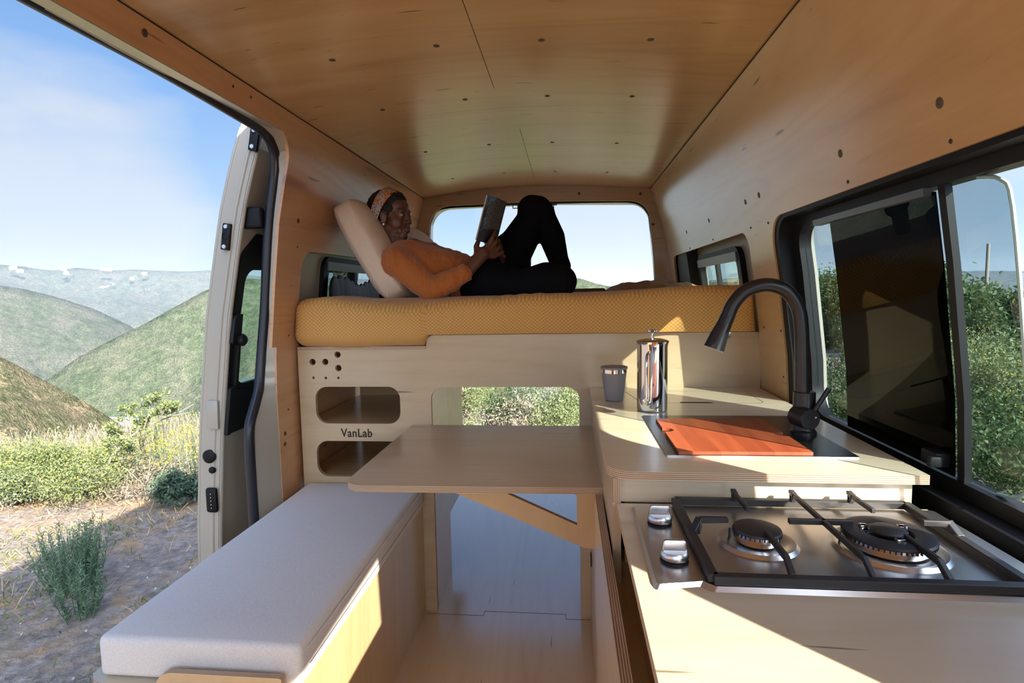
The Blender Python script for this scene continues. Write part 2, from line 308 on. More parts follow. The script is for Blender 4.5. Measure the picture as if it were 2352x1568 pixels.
def tube(pts, rad, n=12, bm=None, caps=True, sub=0, flatten=None):
    b = bm or bmesh.new(); P = [Vector(p) for p in pts]; Rr = list(rad) if isinstance(rad, (list, tuple)) else [rad]*len(P)
    if sub:
        Q, RQ = [], []
        for i in range(len(P)-1):
            p0 = P[max(i-1, 0)]; p1 = P[i]; p2 = P[i+1]; p3 = P[min(i+2, len(P)-1)]
            for j in range(sub):
                t = j/sub; Q.append(.5*((2*p1)+(p2-p0)*t+(2*p0-5*p1+4*p2-p3)*t*t+(3*p1-p0-3*p2+p3)*t**3)); RQ.append(Rr[i]*(1-t)+Rr[i+1]*t)
        Q.append(P[-1]); RQ.append(Rr[-1]); P, Rr = Q, RQ
    rings = []; T0 = (P[1]-P[0]).normalized(); nrm = T0.orthogonal().normalized()
    for i, p in enumerate(P):
        T = (P[min(i+1, len(P)-1)]-P[max(i-1, 0)]).normalized(); nrm = (nrm-T*nrm.dot(T)).normalized(); bi = T.cross(nrm)
        rings.append([b.verts.new(p+(nrm*math.cos(2*PI*k/n)+bi*math.sin(2*PI*k/n))*Rr[i]) for k in range(n)])
    for a, d in zip(rings, rings[1:]):
        for k in range(n): b.faces.new((a[k], a[(k+1) % n], d[(k+1) % n], d[k]))
    if caps: b.faces.new(rings[0][::-1]); b.faces.new(rings[-1])
    bmesh.ops.recalc_face_normals(b, faces=b.faces); return b
def ell(c, r, bm=None, R=None, seg=20):
    if isinstance(bm, Blob):
        bm.add(Matrix.Translation(c) @ (R or Matrix.Identity(4)) @ Matrix.Diagonal((*((r, r, r) if isinstance(r, (int, float)) else r), 1))); return bm
    b = bm or bmesh.new(); q = bmesh.ops.create_uvsphere(b, u_segments=seg, v_segments=seg//2+2, radius=1)
    bmesh.ops.transform(b, matrix=Matrix.Translation(c) @ (R or Matrix.Identity(4)) @ Matrix.Diagonal((*( (r, r, r) if isinstance(r, (int, float)) else r), 1)), verts=q['verts']); return b
_sb = bmesh.new(); bmesh.ops.create_uvsphere(_sb, u_segments=14, v_segments=10, radius=1); _sb.verts.ensure_lookup_table()
_SV = np.array([v.co for v in _sb.verts]); _SF = [[v.index for v in f.verts] for f in _sb.faces]; _sb.free()
class Blob:
    """collects balls; fused into one skin by the remesh"""
    def __init__(s): s.v = []; s.f = []; s.n = 0
    def add(s, mat):
        m = np.array(mat); s.v.append(_SV @ m[:3, :3].T+m[:3, 3]); s.f += [[i+s.n for i in f] for f in _SF]; s.n += len(_SV)
    def bm(s):
        me = D.meshes.new('tmp'); me.from_pydata(np.concatenate(s.v).tolist(), [], s.f); b = bmesh.new(); b.from_mesh(me); D.meshes.remove(me); return b
def cap2(b, p0, p1, r0, r1=None, k=6):
    """tapered limb: a run of overlapping balls, fused by the remesh"""
    r1 = r0 if r1 is None else r1; p0, p1 = Vector(p0), Vector(p1); n = max(2, int((p1-p0).length/(min(r0, r1)*.35)))
    for i in range(n+1):
        t = i/n; ell(p0.lerp(p1, t), r0*(1-t)+r1*t, b, seg=14)
    return b
def limb(b, P, Rr):
    for i in range(len(P)-1): cap2(b, P[i], P[i+1], Rr[i], Rr[i+1])
    return b
def fuse(o, vox, smooth=6, fac=.5):
    r = o.modifiers.new('remesh', 'REMESH'); r.mode = 'VOXEL'; r.voxel_size = vox; r.use_smooth_shade = True
    s = o.modifiers.new('smooth', 'SMOOTH'); s.factor = fac; s.iterations = smooth; return o
def interp(v, tab):
    if v <= tab[0][0]: return tab[0][1]
    for (a, x), (b, y) in zip(tab, tab[1:]):
        if v <= b: return x+(y-x)*(v-a)/(b-a)
    return tab[-1][1]
RP = [(0, .735), (.95, .733), (1.1, .725), (1.374, .692), (1.609, .656), (1.75, .625), (1.897, .58), (2.003, .544), (2.12, .46)]
LP = [(0, -1.135), (.95, -1.135), (1.1, -1.13), (1.374, -1.10), (1.609, -1.07), (1.75, -1.04), (1.897, -1.005), (1.99, -.979), (2.12, -.90)]
CPR = [(-.979, 1.99), (-.8, 2.015), (-.6, 2.035), (-.4, 2.047), (-.21, 2.05), (0, 2.042), (.2, 2.03), (.4, 2.014), (.544, 2.003)]
xr = lambda z: interp(z, RP); xl = lambda z: interp(z, LP)
ZC = [.5, .95, 1.03, 1.1, 1.2, 1.3, 1.374, 1.45, 1.53, 1.609, 1.68, 1.75, 1.82, 1.897, 1.95]
def shell(outline, holes, side, w0, w1, cuts=ZC):
    bm = thick(flat(outline, holes, cuts), w0, w1); sg = 1 if side == 'r' else -1; f = xr if side == 'r' else xl
    for v in bm.verts:
        y, z, w = v.co; v.co = (f(z)+sg*w, y, z)
    bmesh.ops.recalc_face_normals(bm, faces=bm.faces); return bm

YB, YR, YF = 2.185, 3.8, -1.15          # bed front, rear frame, front end of the shell
# ---------------------------------------------------------------- the van shell
bigw = rpoly([(.68, .80, .05), (.68, 1.561, .08), (1.93, 1.561, .09), (1.925, .80, .06)])
smallr = rpoly([(2.165, 1.12, .06), (2.165, 1.545, .07), (3.62, 1.545, .07), (3.7, 1.12, .06)])
cabw = rpoly([(-.85, .95, .08), (-.60, 1.63, .1), (.27, 1.66, .07), (.22, .95, .06)])
wr = struct('wall_right', shell([(YF, 0), (YR, 0), (YR, 2.003), (YF, 2.003)], [bigw, smallr, cabw], 'r', 0, .010), [M['amber_y'], M['amber_y']])
door_hole_in = rpoly([(.30, 0.0), (.30, 1.92, .1), (2.0, 1.92, .10), (2.0, 1.14), (2.035, 1.14), (2.035, 0.0)])
smalll = rpoly([(2.185, 1.12, .06), (2.20, 1.52, .08), (3.6, 1.54, .07), (3.7, 1.12, .06)])
cabl = rpoly([(-.85, .95, .08), (-.55, 1.50, .1), (.14, 1.52, .07), (.12, .95, .06)])
wlo = rpoly([(YF, 0), (.30, 0), (.30, 1.92, .1), (2.0, 1.92, .10), (2.0, 1.14), (2.035, 1.14), (2.035, 0), (YR, 0), (YR, 1.99), (YF, 1.99)])
wl_ = struct('wall_left', shell(wlo, [smalll, cabl], 'l', 0, .012), [M['left_ply'], M['left_ply']])
ce = thick(flat([(-.979, YF), (.544, YF), (.544, YR), (-.979, YR)], (), (), [-.8, -.6, -.4, -.21, 0, .2, .4]), 0, .012)
for v in ce.verts: v.co.z = interp(v.co.x, CPR)+v.co.z
bmesh.ops.recalc_face_normals(ce, faces=ce.faces); ceil = struct('ceiling', ce, [M['amber_x'], M['edge_z']])
struct('floor', prism([(-1.18, YF), (.78, YF), (.78, 3.9), (-1.18, 3.9)], 'z', -.02, 0), [M['floor_ply'], M['edge_z']])
sec = [(xl(z)+.0, z) for z in (0, .95, 1.1, 1.374, 1.609, 1.75, 1.897)]+CPR+[(xr(z), z) for z in (1.897, 1.75, 1.609, 1.374, 1.1, .95, 0)]
hole = rpoly([(-.965, .02, .02), (-.955, 1.44), (-.945, 1.935, .15), (-.21, 1.947), (.535, 1.925, .13), (.585, 1.37), (.60, .02, .02)])
struct('wall_rear', prism(sec, 'y', YR, YR+.014, [hole]), [M['amber_x'], M['edge_y']])
# steel shell: one skin outside the panelling
def skin(side, outline, holes, w0, w1): return shell(outline, holes, side, w0, w1, [-.2]+ZC+[2.03, 2.08])
bigo = rpoly([(.70, .92, .06), (.70, 1.55, .08), (1.86, 1.55, .08), (1.86, .92, .06)])
smallo = rpoly([(2.53, 1.10, .05), (2.53, 1.49, .06), (3.24, 1.49, .06), (3.24, 1.10, .05)])
struct('wall_outer_right', skin('r', [(YF, -.45), (3.95, -.45), (3.95, 2.05), (YF, 2.05)], [bigo, smallo, cabw], .085, .10), [M['paint_in'], M['paint']])
lo = rpoly([(YF, -.45), (.28, -.45), (.28, 1.95, .12), (2.06, 1.95, .12), (2.06, 1.1), (2.0, .9), (1.93, .8), (1.93, -.45), (3.95, -.45), (3.95, 2.04), (YF, 2.04)])
struct('wall_outer_left', skin('l', lo, [smallo, cabl], .06, .075), [M['paint'], M['paint_in']])
rf = thick(flat([(-1.03, YF-.1), (.62, YF-.1), (.62, 3.97), (-1.03, 3.97)], (), (), [-.9, -.7, -.45, -.21, 0, .3, .5]), .05, .065)
for v in rf.verts:
    x = (v.co.x+.21)/.85; v.co.z += 2.055-.07*abs(x)**3
bmesh.ops.recalc_face_normals(rf, faces=rf.faces); struct('ceiling_outer', rf, M['paint'])
# front: windscreen opening, dashboard height bulkhead
struct('wall_front', prism(sec, 'y', YF-.014, YF, [rpoly([(-1.05, .85, .1), (-.93, 1.72, .12), (.5, 1.72, .12), (.66, .85, .1)])]), [M['paint_in'], M['paint_in']])
# rear opening: painted steel rim just outside the plywood frame, with rubber
rim = rpoly([(-.99, -.1, .02), (-.97, 1.44), (-.955, 1.93, .14), (-.21, 1.945), (.545, 1.92, .12), (.60, 1.37), (.62, -.1, .02)])
rimo = [(-1.25, -.1), (-1.25, 1.3), (-1.1, 2.04), (-.21, 2.1), (.7, 2.04), (.85, 1.3), (.85, -.1)]
struct('trim_1', prism(rimo, 'y', 3.86, 3.95, [rim]), [M['paint'], M['paint']])
seal_r = tube([(x*1.0, 3.84, z) for x, z in [(-.965, .1), (-.958, 1.44), (-.957, 1.75), (-.935, 1.86), (-.86, 1.925), (-.6, 1.934), (-.21, 1.938), (.2, 1.933), (.44, 1.922), (.53, 1.86), (.555, 1.75), (.588, 1.37), (.605, .1)]], .006, 8, sub=4)
struct('trim_2', seal_r, M['rubber'])
# steel jamb and black rubber seal around the sliding door opening
JP = [(1.065, 1.918), (1.4, 1.918), (1.764, 1.918), (1.86, 1.914), (1.93, 1.90), (1.985, 1.86), (2.008, 1.80), (2.014, 1.74), (2.018, 1.65), (2.022, 1.55), (2.024, 1.45), (2.028, 1.3), (2.018, 1.1), (1.998, .99), (1.96, .92), (1.922, .855), (1.912, .76), (1.912, .63), (1.912, .45), (1.912, .2), (1.912, .02)]
seal = tube([(xl(z)-.052, y, z+.012 if i < 3 else z) for i, (y, z) in enumerate([(.3, 1.918)]+JP)], .019, 12, sub=4)
struct('trim_3', seal, M['rubber'])
jb = bmesh.new()          # beige painted return between plywood edge and seal
for i in range(len(JP)-1):
    (y0, z0), (y1, z1) = JP[i], JP[i+1]
    q = []
    for (y, z) in ((y0, z0), (y1, z1)):
        yo = min(2.001 if z > 1.14 else 2.036, max(y, y+.0)); 
        zz = z; edge = (max(y, 1.999) if z < 1.82 else y, z) 
        if z < 1.14: edge = (2.042, z)
        if z >= 1.82: edge = (y+.018*max(0, (y-1.76))/.2, z+.016)
        q += [Vector((xl(z)-.045, y, z)), Vector((xl(edge[1])-.004, edge[0], edge[1]))]
    vs = [jb.verts.new(p) for p in q]; jb.faces.new((vs[0], vs[1], vs[3], vs[2]))
bmesh.ops.remove_doubles(jb, verts=jb.verts, dist=.0005); bmesh.ops.recalc_face_normals(jb, faces=jb.faces)
bmesh.ops.solidify(jb, geom=jb.faces[:], thickness=.004)
struct('trim_4', jb, M['paint'])
sl1 = prism(rect(YF, 1.9165, 2.0, 1.9265), 'x', -1.040, -1.001); struct('trim_5', sl1, M['paint'])
# plywood joints (dark gaps between sheets) and screws
bm = box(-.9785, .544, 2.458, 2.4595, 1.2, 1.21); bm.free()
fl = D.objects['floor']
for a in ((-.60, -.36, 2.165, 2.1665), (-.3615, -.36, 2.165, 2.198), (-.36, -.02, 2.198, 2.1995), (-.0215, -.02, 2.165, 2.198), (-.02, .09, 2.165, 2.1665)): obj('panel_joint', box(*a, -.0005, .0006), M['gap'], fl)
def strip_ceiling(x0, x1, y0, y1):
    b = bmesh.new(); n = 8
    for i in range(n):
        xs = [x0+(x1-x0)*i/n, x0+(x1-x0)*(i+1)/n]; z = [interp(q, CPR)-.0006 for q in xs]
        b.faces.new([b.verts.new(p) for p in ((xs[0], y0, z[0]), (xs[1], y0, z[1]), (xs[1], y1, z[1]), (xs[0], y1, z[0]))])
    bmesh.ops.solidify(b, geom=b.faces[:], thickness=.0005); return b
obj('panel_joint', strip_ceiling(-.97, -.60, 2.462, 2.4635), M['gap'], ceil)
obj('panel_joint', strip_ceiling(-.205, -.2035, 2.5, 3.55), M['gap'], ceil)
obj('panel_joint', strip_ceiling(-.252, -.2505, 1.0, 2.0), M['gap'], ceil)
for prof, w, nm in ((LP, wl_, 'l'), (RP, wr, 'r')):
    z = 1.9885 if nm == 'l' else 2.0005; sx_ = (xl(z)+.0015) if nm == 'l' else (xr(z)-.0015)
    obj('panel_joint', box(sx_-.0012, sx_+.0012, YF, YR, z-.002, z), M['gap'], w)
def disc_mesh(r, n=14):
    b = lathe([(0, -.0012), (r*.55, -.0012), (r*.8, -.0006), (r, .0002)], n=n); me = D.meshes.new('screw_head'); b.to_mesh(me); b.free(); return me
sm = disc_mesh(.0098); sm.materials.append(M['screw']); sm2 = disc_mesh(.0045); sm2.materials.append(M['screwd'])
def screw(me, p, nrm, parent):
    o = D.objects.new('screw_head', me); COL.objects.link(o); o.parent = parent; o.location = Vector(p)-wloc(parent); o.rotation_euler = Vector(nrm).to_track_quat('Z', 'Y').to_euler()
for y in (.95, 1.28, 1.64, 2.09, 2.72, 3.36):
    for x in (-.687, -.372, -.068, .236): screw(sm, (x, y, interp(x, CPR)-.001), (0, 0, 1), ceil)
for y, z in ((1.067, 1.647), (1.422, 1.647), (1.989, 1.647), (2.133, 1.647), (2.661, 1.647), (3.143, 1.647)): screw(sm, (xr(z)-.001, y, z), (1, 0, .2), wr)
for y, z in ((1.054, 1.578), (1.408, 1.578), (1.945, 1.548), (2.12, 1.552), (2.644, 1.559), (3.128, 1.558), (1.945, 1.188), (2.107, 1.19), (1.95, 1.03)): screw(sm2, (xr(z)-.001, y, z), (1, 0, .2), wr)
for y, z, m_ in ((1.271, 1.958, sm), (1.618, 1.96, sm2), (1.711, 1.96, sm2), (2.139, 1.633, sm), (2.15, 1.532, sm2), (2.122, 1.178, sm2), (2.079, .785, sm), (2.074, .744, sm), (2.113, .877, sm2)): screw(m_, (xl(z)+.001, y, z), (-1, 0, .2), wl_)
wrear = D.objects['wall_rear']
for px, py in ((1330, 444), (1471, 445), (1500, 515), (969, 535)): screw(sm, at(px, py, YR-.001), (0, 1, 0), wrear)
# door striker hooks at the top of the rear opening
for px in (1186, 1268):
    p = at(px, 470, 3.9); b = box(p.x-.035, p.x+.035, 3.88, 3.90, p.z-.006, p.z+.012, .003); tube([(p.x-.022, 3.87, p.z-.004), (p.x-.022, 3.87, p.z-.028), (p.x+.012, 3.87, p.z-.028), (p.x+.012, 3.87, p.z-.004)], .004, 8, bm=b)
    o = obj('door_striker', b, M['blackm'], origin=(p.x, 3.87, p.z)); tag(o, 'black striker loop at the top of the rear opening, '+('left of the knee' if px < 1200 else 'right of the knee'), 'latch')

# ---------------------------------------------------------------- kitchen window
def wring(outl, hole, side, w0, w1): return shell(outl, [hole], side, w0, w1)
k1 = rpoly([(.675, .79, .05), (.675, 1.565, .08), (1.932, 1.565, .09), (1.93, .79, .06)])
k2 = rpoly([(.73, .935, .06), (.73, 1.525, .07), (1.85, 1.525, .07), (1.85, .935, .08)])
k3 = rpoly([(.70, .905, .06), (.70, 1.55, .08), (1.895, 1.55, .08), (1.885, .905, .08)])
win = struct('window_1', wring(k1, k3, 'r', .006, .062), M['black'])
obj('frame', wring(k3, k2, 'r', .05, .086), M['blackplastic'], win)
gp = rpoly([(1.03, .937, .07), (1.03, 1.524, .06), (1.85, 1.524, .06), (1.85, .937, .06)])
obj('glass_pane', shell(gp, [], 'r', .066, .070), M['glass'], win)
obj('privacy_pane', shell(rpoly([(1.19, .94), (1.19, 1.515), (1.632, 1.515), (1.625, .94)]), [], 'r', .050, .053), M['darkglass'], win)
obj('stile', shell([(1.163, .935), (1.163, 1.525), (1.183, 1.525), (1.183, .935)], [], 'r', .052, .066), M['blackplastic'], win)
obj('slide_rail', shell([(1.2, 1.508), (1.2, 1.524), (1.70, 1.524), (1.70, 1.508)], [], 'r', .035, .055), plain('blue_grey_rail', (.10, .11, .13), .3), win)
obj('pane_edge', tube([(xr(z)+.069, y, z) for y, z in ((1.10, 1.524), (1.05, 1.51), (1.03, 1.46), (1.03, 1.2), (1.03, 1.0), (1.05, .95), (1.10, .937))], .0035, 8, sub=4), plain('glass_edge_highlight', (.35, .5, .45), .1), win)
lt = box(xr(.96)+.02, xr(.96)+.05, 1.20, 1.25, .955, .985, .004); box(xr(.96)+.005, xr(.96)+.03, 1.19, 1.205, .958, .98, .003, bm=lt); obj('latch', lt, M['blackplastic'], win)
# small windows over the bed
for side, x0, n in (('r', .0, 2), ('l', 0, 3)):
    a = rpoly([(2.50, 1.09, .04), (2.50, 1.52, .06), (3.27, 1.52, .06), (3.27, 1.09, .04)]); hh = rpoly([(2.55, 1.12, .04), (2.55, 1.475, .05), (3.22, 1.475, .05), (3.22, 1.12, .04)])
    w0, w1 = (.06, .09) if side == 'r' else (.04, .066)
    wd = struct('window_%d' % n, shell(a, [hh], side, w0, w1), M['black'])
    obj('glass_pane', shell(hh, [], side, w0+.02, w0+.023), M['clear'] if side == 'r' else M['glass'], wd)
    obj('stile', shell([(2.875, 1.11), (2.875, 1.48), (2.91, 1.48), (2.91, 1.11)], [], side, w0+.0, w0+.018), M['blackplastic'], wd)
    obj('top_rail', shell([(2.53, 1.455), (2.53, 1.495), (3.25, 1.495), (3.25, 1.455)], [], side, w0-.006, w0+.004), plain('grey_window_rail_%d' % n, (.16, .17, .19), .35), wd)
    sp = shell([(3.33, 1.08), (3.33, 1.56), (3.66, 1.56), (3.66, 1.08)], [], side, .02 if side == 'r' else .02, w0+.02); struct('trim_%d' % (n+4), sp, M['blackplastic'])
# dark plastic bag seen through the small left window
b = bmesh.new()
for i in range(9): ell((-1.118+.004*random.random(), 2.58+.07*i, 1.33+.02*math.sin(i*.9+.6)), (.010, .07, .09), b)
o = obj('plastic_bag', b, M['blackplastic'], origin=(-1.118, 2.8, 1.2)); fuse(o, .006, 2)
tag(o, 'crumpled dark plastic sheeting against the small window behind the beige pillow', 'plastic sheet')

# ---------------------------------------------------------------- sliding door parked along the outside
OD = [(-.45, -1.45), (0, -1.462), (.34, -1.462), (.45, -1.455), (.62, -1.440), (.79, -1.425), (.96, -1.405), (1.25, -1.366), (1.39, -1.338), (1.55, -1.305), (1.68, -1.276), (1.88, -1.213), (1.99, -1.168), (2.08, -1.12)]
od = lambda z: interp(z, OD); YD = 1.965
def dshell(outl, holes, w0, w1):
    bm = thick(flat(outl, holes, [-.2, 0, .34, .5, .75, .98, 1.1, 1.25, 1.39, 1.5, 1.6, 1.72, 1.8, 1.9]), w0, w1)
    for v in bm.verts: y, z, w = v.co; v.co = (od(z)+w, y, z)
    bmesh.ops.recalc_face_normals(bm, faces=bm.faces); return bm
dw = rpoly([(2.03, .98, .06), (2.03, 1.49, .06), (3.05, 1.50, .08), (3.05, .98, .08)])
dr = struct('door_1', dshell([(YD, -.42), (3.25, -.42), (3.25, 1.97), (YD+.06, 1.97)], [dw], 0, .035), M['paint'])
inn = dshell([(YD+.03, -.40), (3.2, -.40), (3.2, 1.88), (YD+.03, 1.88)], [rpoly([(2.035, .985, .06), (2.035, 1.48, .06), (3.05, 1.48, .08), (3.05, .985, .08)])], .075, .088)
obj('inner_panel', inn, M['paint_in'], dr)
zs = [i/20*2.36-.4 for i in range(21)]
def rib(y, off, r, z0=-.4, z1=1.95, m='paint', n=10): return obj('edge_bead', tube([(od(z)+off, y, z) for z in [z0+(z1-z0)*i/24 for i in range(25)]], r, n), M[m], dr)
rib(YD+.006, .006, .008); rib(YD+.004, .064, .009, m='paint'); rib(YD+.012, .088, .010, z1=1.86); 
obj('edge_face', dshell([(YD+.0, -.42), (YD+.02, -.42), (YD+.02, 1.965), (YD+.0, 1.965)], [], .004, .088), M['paint'], dr)
obj('window_surround', dshell(rpoly([(1.995, .80, .02), (1.995, 1.50, .05), (2.08, 1.58), (3.1, 1.56), (3.1, .92), (2.14, .80)]), [rpoly([(2.04, .99, .055), (2.04, 1.44, .055), (3.02, 1.46, .06), (3.02, .99, .06)])], .086, .094), M['blackplastic'], dr)
obj('glass_pane', dshell(rpoly([(2.03, .98, .06), (2.03, 1.49, .06), (3.05, 1.50, .08), (3.05, .98, .08)]), [], .04, .044), M['clear'], dr)
obj('handle_trim', dshell(rpoly([(1.972, .80, .01), (1.98, .985, .01), (2.012, .995), (2.012, 1.15), (1.972, 1.16, .01), (1.982, 1.27, .03), (2.028, 1.27), (2.028, .975), (2.12, .96), (2.12, .84)]), [], .088, .112), M['blackplastic'], dr)
obj('lock_knob', lathe([(0, 0), (.022, 0), (.024, .012), (.018, .02), (0, .02)], (od(1.17)+.112, 2.02, 1.17), R=Matrix.Rotation(PI/2, 4, 'Y')), M['blackplastic'], dr)
q = at(540, 505, 1.99); hb = box(od(1.63)+.07, od(1.63)+.155, 1.985, 2.02, 1.59, 1.67, .012, 3); obj('roller_bracket', hb, M['black'], dr)
def plate(px, py, w, h, m='black', y=YD-.004, t=.012, bv=.004, nm='striker_plate', rx=0):
    p = at(px, py, y); b = box(p.x-w/2, p.x+w/2, y-t, y+.004, p.z-h/2, p.z+h/2, bv, 2)
    if rx: bmesh.ops.rotate(b, verts=b.verts, cent=p, matrix=Matrix.Rotation(rx, 3, 'Y'))
    return obj(nm, b, M[m], dr), p
o, p = plate(522, 544, .032, .098, rx=.16)
for dz in (-.036, .036): obj('bolt_head', lathe([(0, -.004), (.007, -.004), (.009, 0)], (p.x+dz*.16, YD-.018, p.z+dz), R=Matrix.Rotation(-PI/2, 4, 'X'), n=14), M['steel2'], dr)
obj('striker_pin', lathe([(0, -.02), (.008, -.018), (.012, 0)], (p.x, YD-.018, p.z), R=Matrix.Rotation(PI/2, 4, 'X'), n=14), M['blackm'], dr)
o, p = plate(586, 320, .034, .085, rx=.2)
for dz in (-.028, .028): obj('bolt_head', lathe([(0, -.004), (.007, -.004), (.009, 0)], (p.x+dz*.2, YD-.018, p.z+dz), R=Matrix.Rotation(-PI/2, 4, 'X'), n=14), M['steel2'], dr)
plate(490, 952, .045, .112, 'paint', t=.008, nm='blanking_plate', rx=.03)
for px, py, r in ((481, 1048, .026), (488, 1079, .013)):
    p = at(px, py, YD-.004); obj('rubber_plug', tube([(p.x, YD-.014, p.z), (p.x, YD-.012, p.z), (p.x, YD-.008, p.z), (p.x, YD+.01, p.z)], [r*.5, r*.82, r, r], 28), M['black'], dr)
o, p = plate(489, 1147, .046, .098, 'black', t=.014, bv=.01, nm='contact_block')
for k in range(5): obj('contact_pin', ell((p.x+.003, YD-.02, p.z+.028-.014*k), .0026, seg=10), M['chrome'], o)

# ---------------------------------------------------------------- bed platform
bed = thing('bed_platform', 'birch plywood bed platform with open cubbies and round holes below the mustard mattress', 'bed platform', (-.2, 2.6, 0))
fo = rpoly([(-1.12, 0), (-1.12, 1.117), (-.575, 1.117), (-.568, 1.168, .03), (.73, 1.168), (.733, 0), (.042, 0), (.042, .956, .05), (-.56, .956, .05), (-.56, 0)])
hl = [rect(-1.052, .803, -.69, .958, .05), rect(-1.058, .577, -.68, .729, .05)]
hl += [circ(x, z, .0135) for x, z in ((-1.057, 1.062), (-1.002, 1.062), (-.948, 1.092), (-.947, 1.036))]+[circ(x, z, .0055, 12) for x, z in ((-1.056, .996), (-1.003, .995), (-.949, .995))]
obj('front_panel', prism(fo, 'y', YB, YB+.018, hl), [M['birch_x'], M['edge_y']], bed, angle=30)
obj('deck', box(-1.12, .715, YB+.018, 3.72, 1.10, 1.118), M['birch_x'], bed)
obj('deck_edge', box(-1.12, -.575, YB-.004, YB+.018, 1.112, 1.1255, .002), M['edge_z'], bed)
obj('divider', box(-.58, -.562, YB+.018, 2.49, 0, 1.1), M['birch_y'], bed)
obj('divider', box(.045, .063, YB+.018, 2.49, 0, 1.1), M['birch_y'], bed)
for z in (.785, .56): obj('shelf', box(-1.12, -.58, YB+.018, 2.85, z, z+.016), M['amber_x'], bed)  # cubby boards in darker plywood: the shade inside is put into their colour
obj('cubby_back', box(-1.12, -.58, 2.85, 2.862, .3, 1.1), M['amber_x'], bed)
obj('cubby_side', box(-.58, -.566, 2.49, 2.862, .3, 1.1), M['amber_x'], bed)
# VanLab lettering: flat dark letters, the shade of the cut-outs put into colour
cu = D.curves.new('lettering', 'FONT'); cu.body = 'VanLab'; cu.size = .062; cu.extrude = .0006; cu.offset = .0008; cu.space_character = 1.08
tmp = D.objects.new('tmp', cu); COL.objects.link(tmp); bpy.context.view_layer.update()
me = D.meshes.new_from_object(tmp.evaluated_get(bpy.context.evaluated_depsgraph_get())); D.objects.remove(tmp); me.materials.clear(); me.materials.append(M['cutout_shade'])
xs = [v.co.x for v in me.vertices]; zs_ = [v.co.y for v in me.vertices]; sc = .134/(max(xs)-min(xs)); sz = .036/(max(zs_)-min(zs_))
for v in me.vertices: v.co = Vector((-.948+(v.co.x-min(xs))*sc, YB-.0008-v.co.z, .746+(v.co.y-min(zs_))*sz))-bed.location
lo_ = D.objects.new('lettering', me); COL.objects.link(lo_); lo_.parent = bed; tag(lo_, 'dark cut-out lettering')

# mattress with mustard cover
bm = box(-1.125, .715, 2.165, 3.72, 1.125, 1.325, .05, 4)
bmesh.ops.subdivide_edges(bm, edges=[e for e in bm.edges if e.calc_length() > .2], cuts=80, use_grid_fill=True)
for v in bm.verts:
    n = noise.noise(Vector((v.co.x*4, v.co.y*4, v.co.z*3))); n2 = noise.noise(Vector((v.co.x*17, v.co.y*3, 3+v.co.z*2)))
    fr = max(0, 1-(v.co.y-2.16)/.15)
    if v.co.z > 1.2:
        v.co.z += .006*n-.026*math.exp(-((v.co.x+.66)/.2)**2)*fr+.006*n2*fr+.0045*math.sin(v.co.x*95)*fr*math.exp(-((v.co.x+.25)/.16)**2)+.012*(v.co.x+.2)/.9+(.012 if v.co.x > .2 else 0)*min(1, (v.co.x-.2)/.3)
        v.co.z += .02*math.exp(-((v.co.x+1.0)/.12)**2)*math.exp(-((v.co.y-2.4)/.3)**2)
    elif v.co.x > -.57: v.co.z = max(v.co.z, 1.171)
    else: v.co.z -= .008*math.exp(-((v.co.x+.88)/.12)**2)
    if fr > .5: v.co.y += -.018*math.exp(-((v.co.z-1.2)/.07)**2)*(1 if v.co.x < -.5 else .5)+.007*n2*fr+.008*n-(.012 if v.co.x < -.57 else 0)
for v in bm.verts: v.co.x = min(max(v.co.x, xl(v.co.z)+.005), xr(v.co.z)-.006)
o = obj('mattress', bm, M['mustard'], origin=(-.2, 2.9, 1.12), angle=60); tag(o, 'thick mattress in a mustard cover with small scallop print, under the reading woman', 'mattress')
# crumpled duvet edge at the far right, olive cushion
bm = bmesh.new(); nx, ny = 40, 24; g = []
for i in range(nx+1):
    for j in range(ny+1):
        x = .22+.48*i/nx; y = 2.75+.75*j/ny; h = .05*math.sin(PI*i/nx)**.6*math.sin(PI*j/ny)**.6*(1+.5*noise.noise(Vector((x*9, y*6, 1))))+.012*noise.noise(Vector((x*22, y*16, 4)))
        g.append(bm.verts.new((x, y, 1.335+h)))
for i in range(nx):
    for j in range(ny): k = i*(ny+1)+j; bm.faces.new((g[k], g[k+ny+1], g[k+ny+2], g[k+1]))
bmesh.ops.solidify(bm, geom=bm.faces[:], thickness=.015)
o = obj('folded_blanket', bm, M['mustard'], origin=(.45, 3.1, 1.33), angle=80); tag(o, 'rumpled mustard printed cover heaped at the right end of the bed by the rear frame', 'blanket')
o = obj('bed_cushion', box(.02, .22, 3.3, 3.6, 1.325, 1.352, .012, 3), plain('olive_cloth', (.16, .12, .03), .9), origin=(.12, 3.45, 1.325)); tag(o, 'flat olive cushion lying on the bed beyond the bent knee', 'cushion')

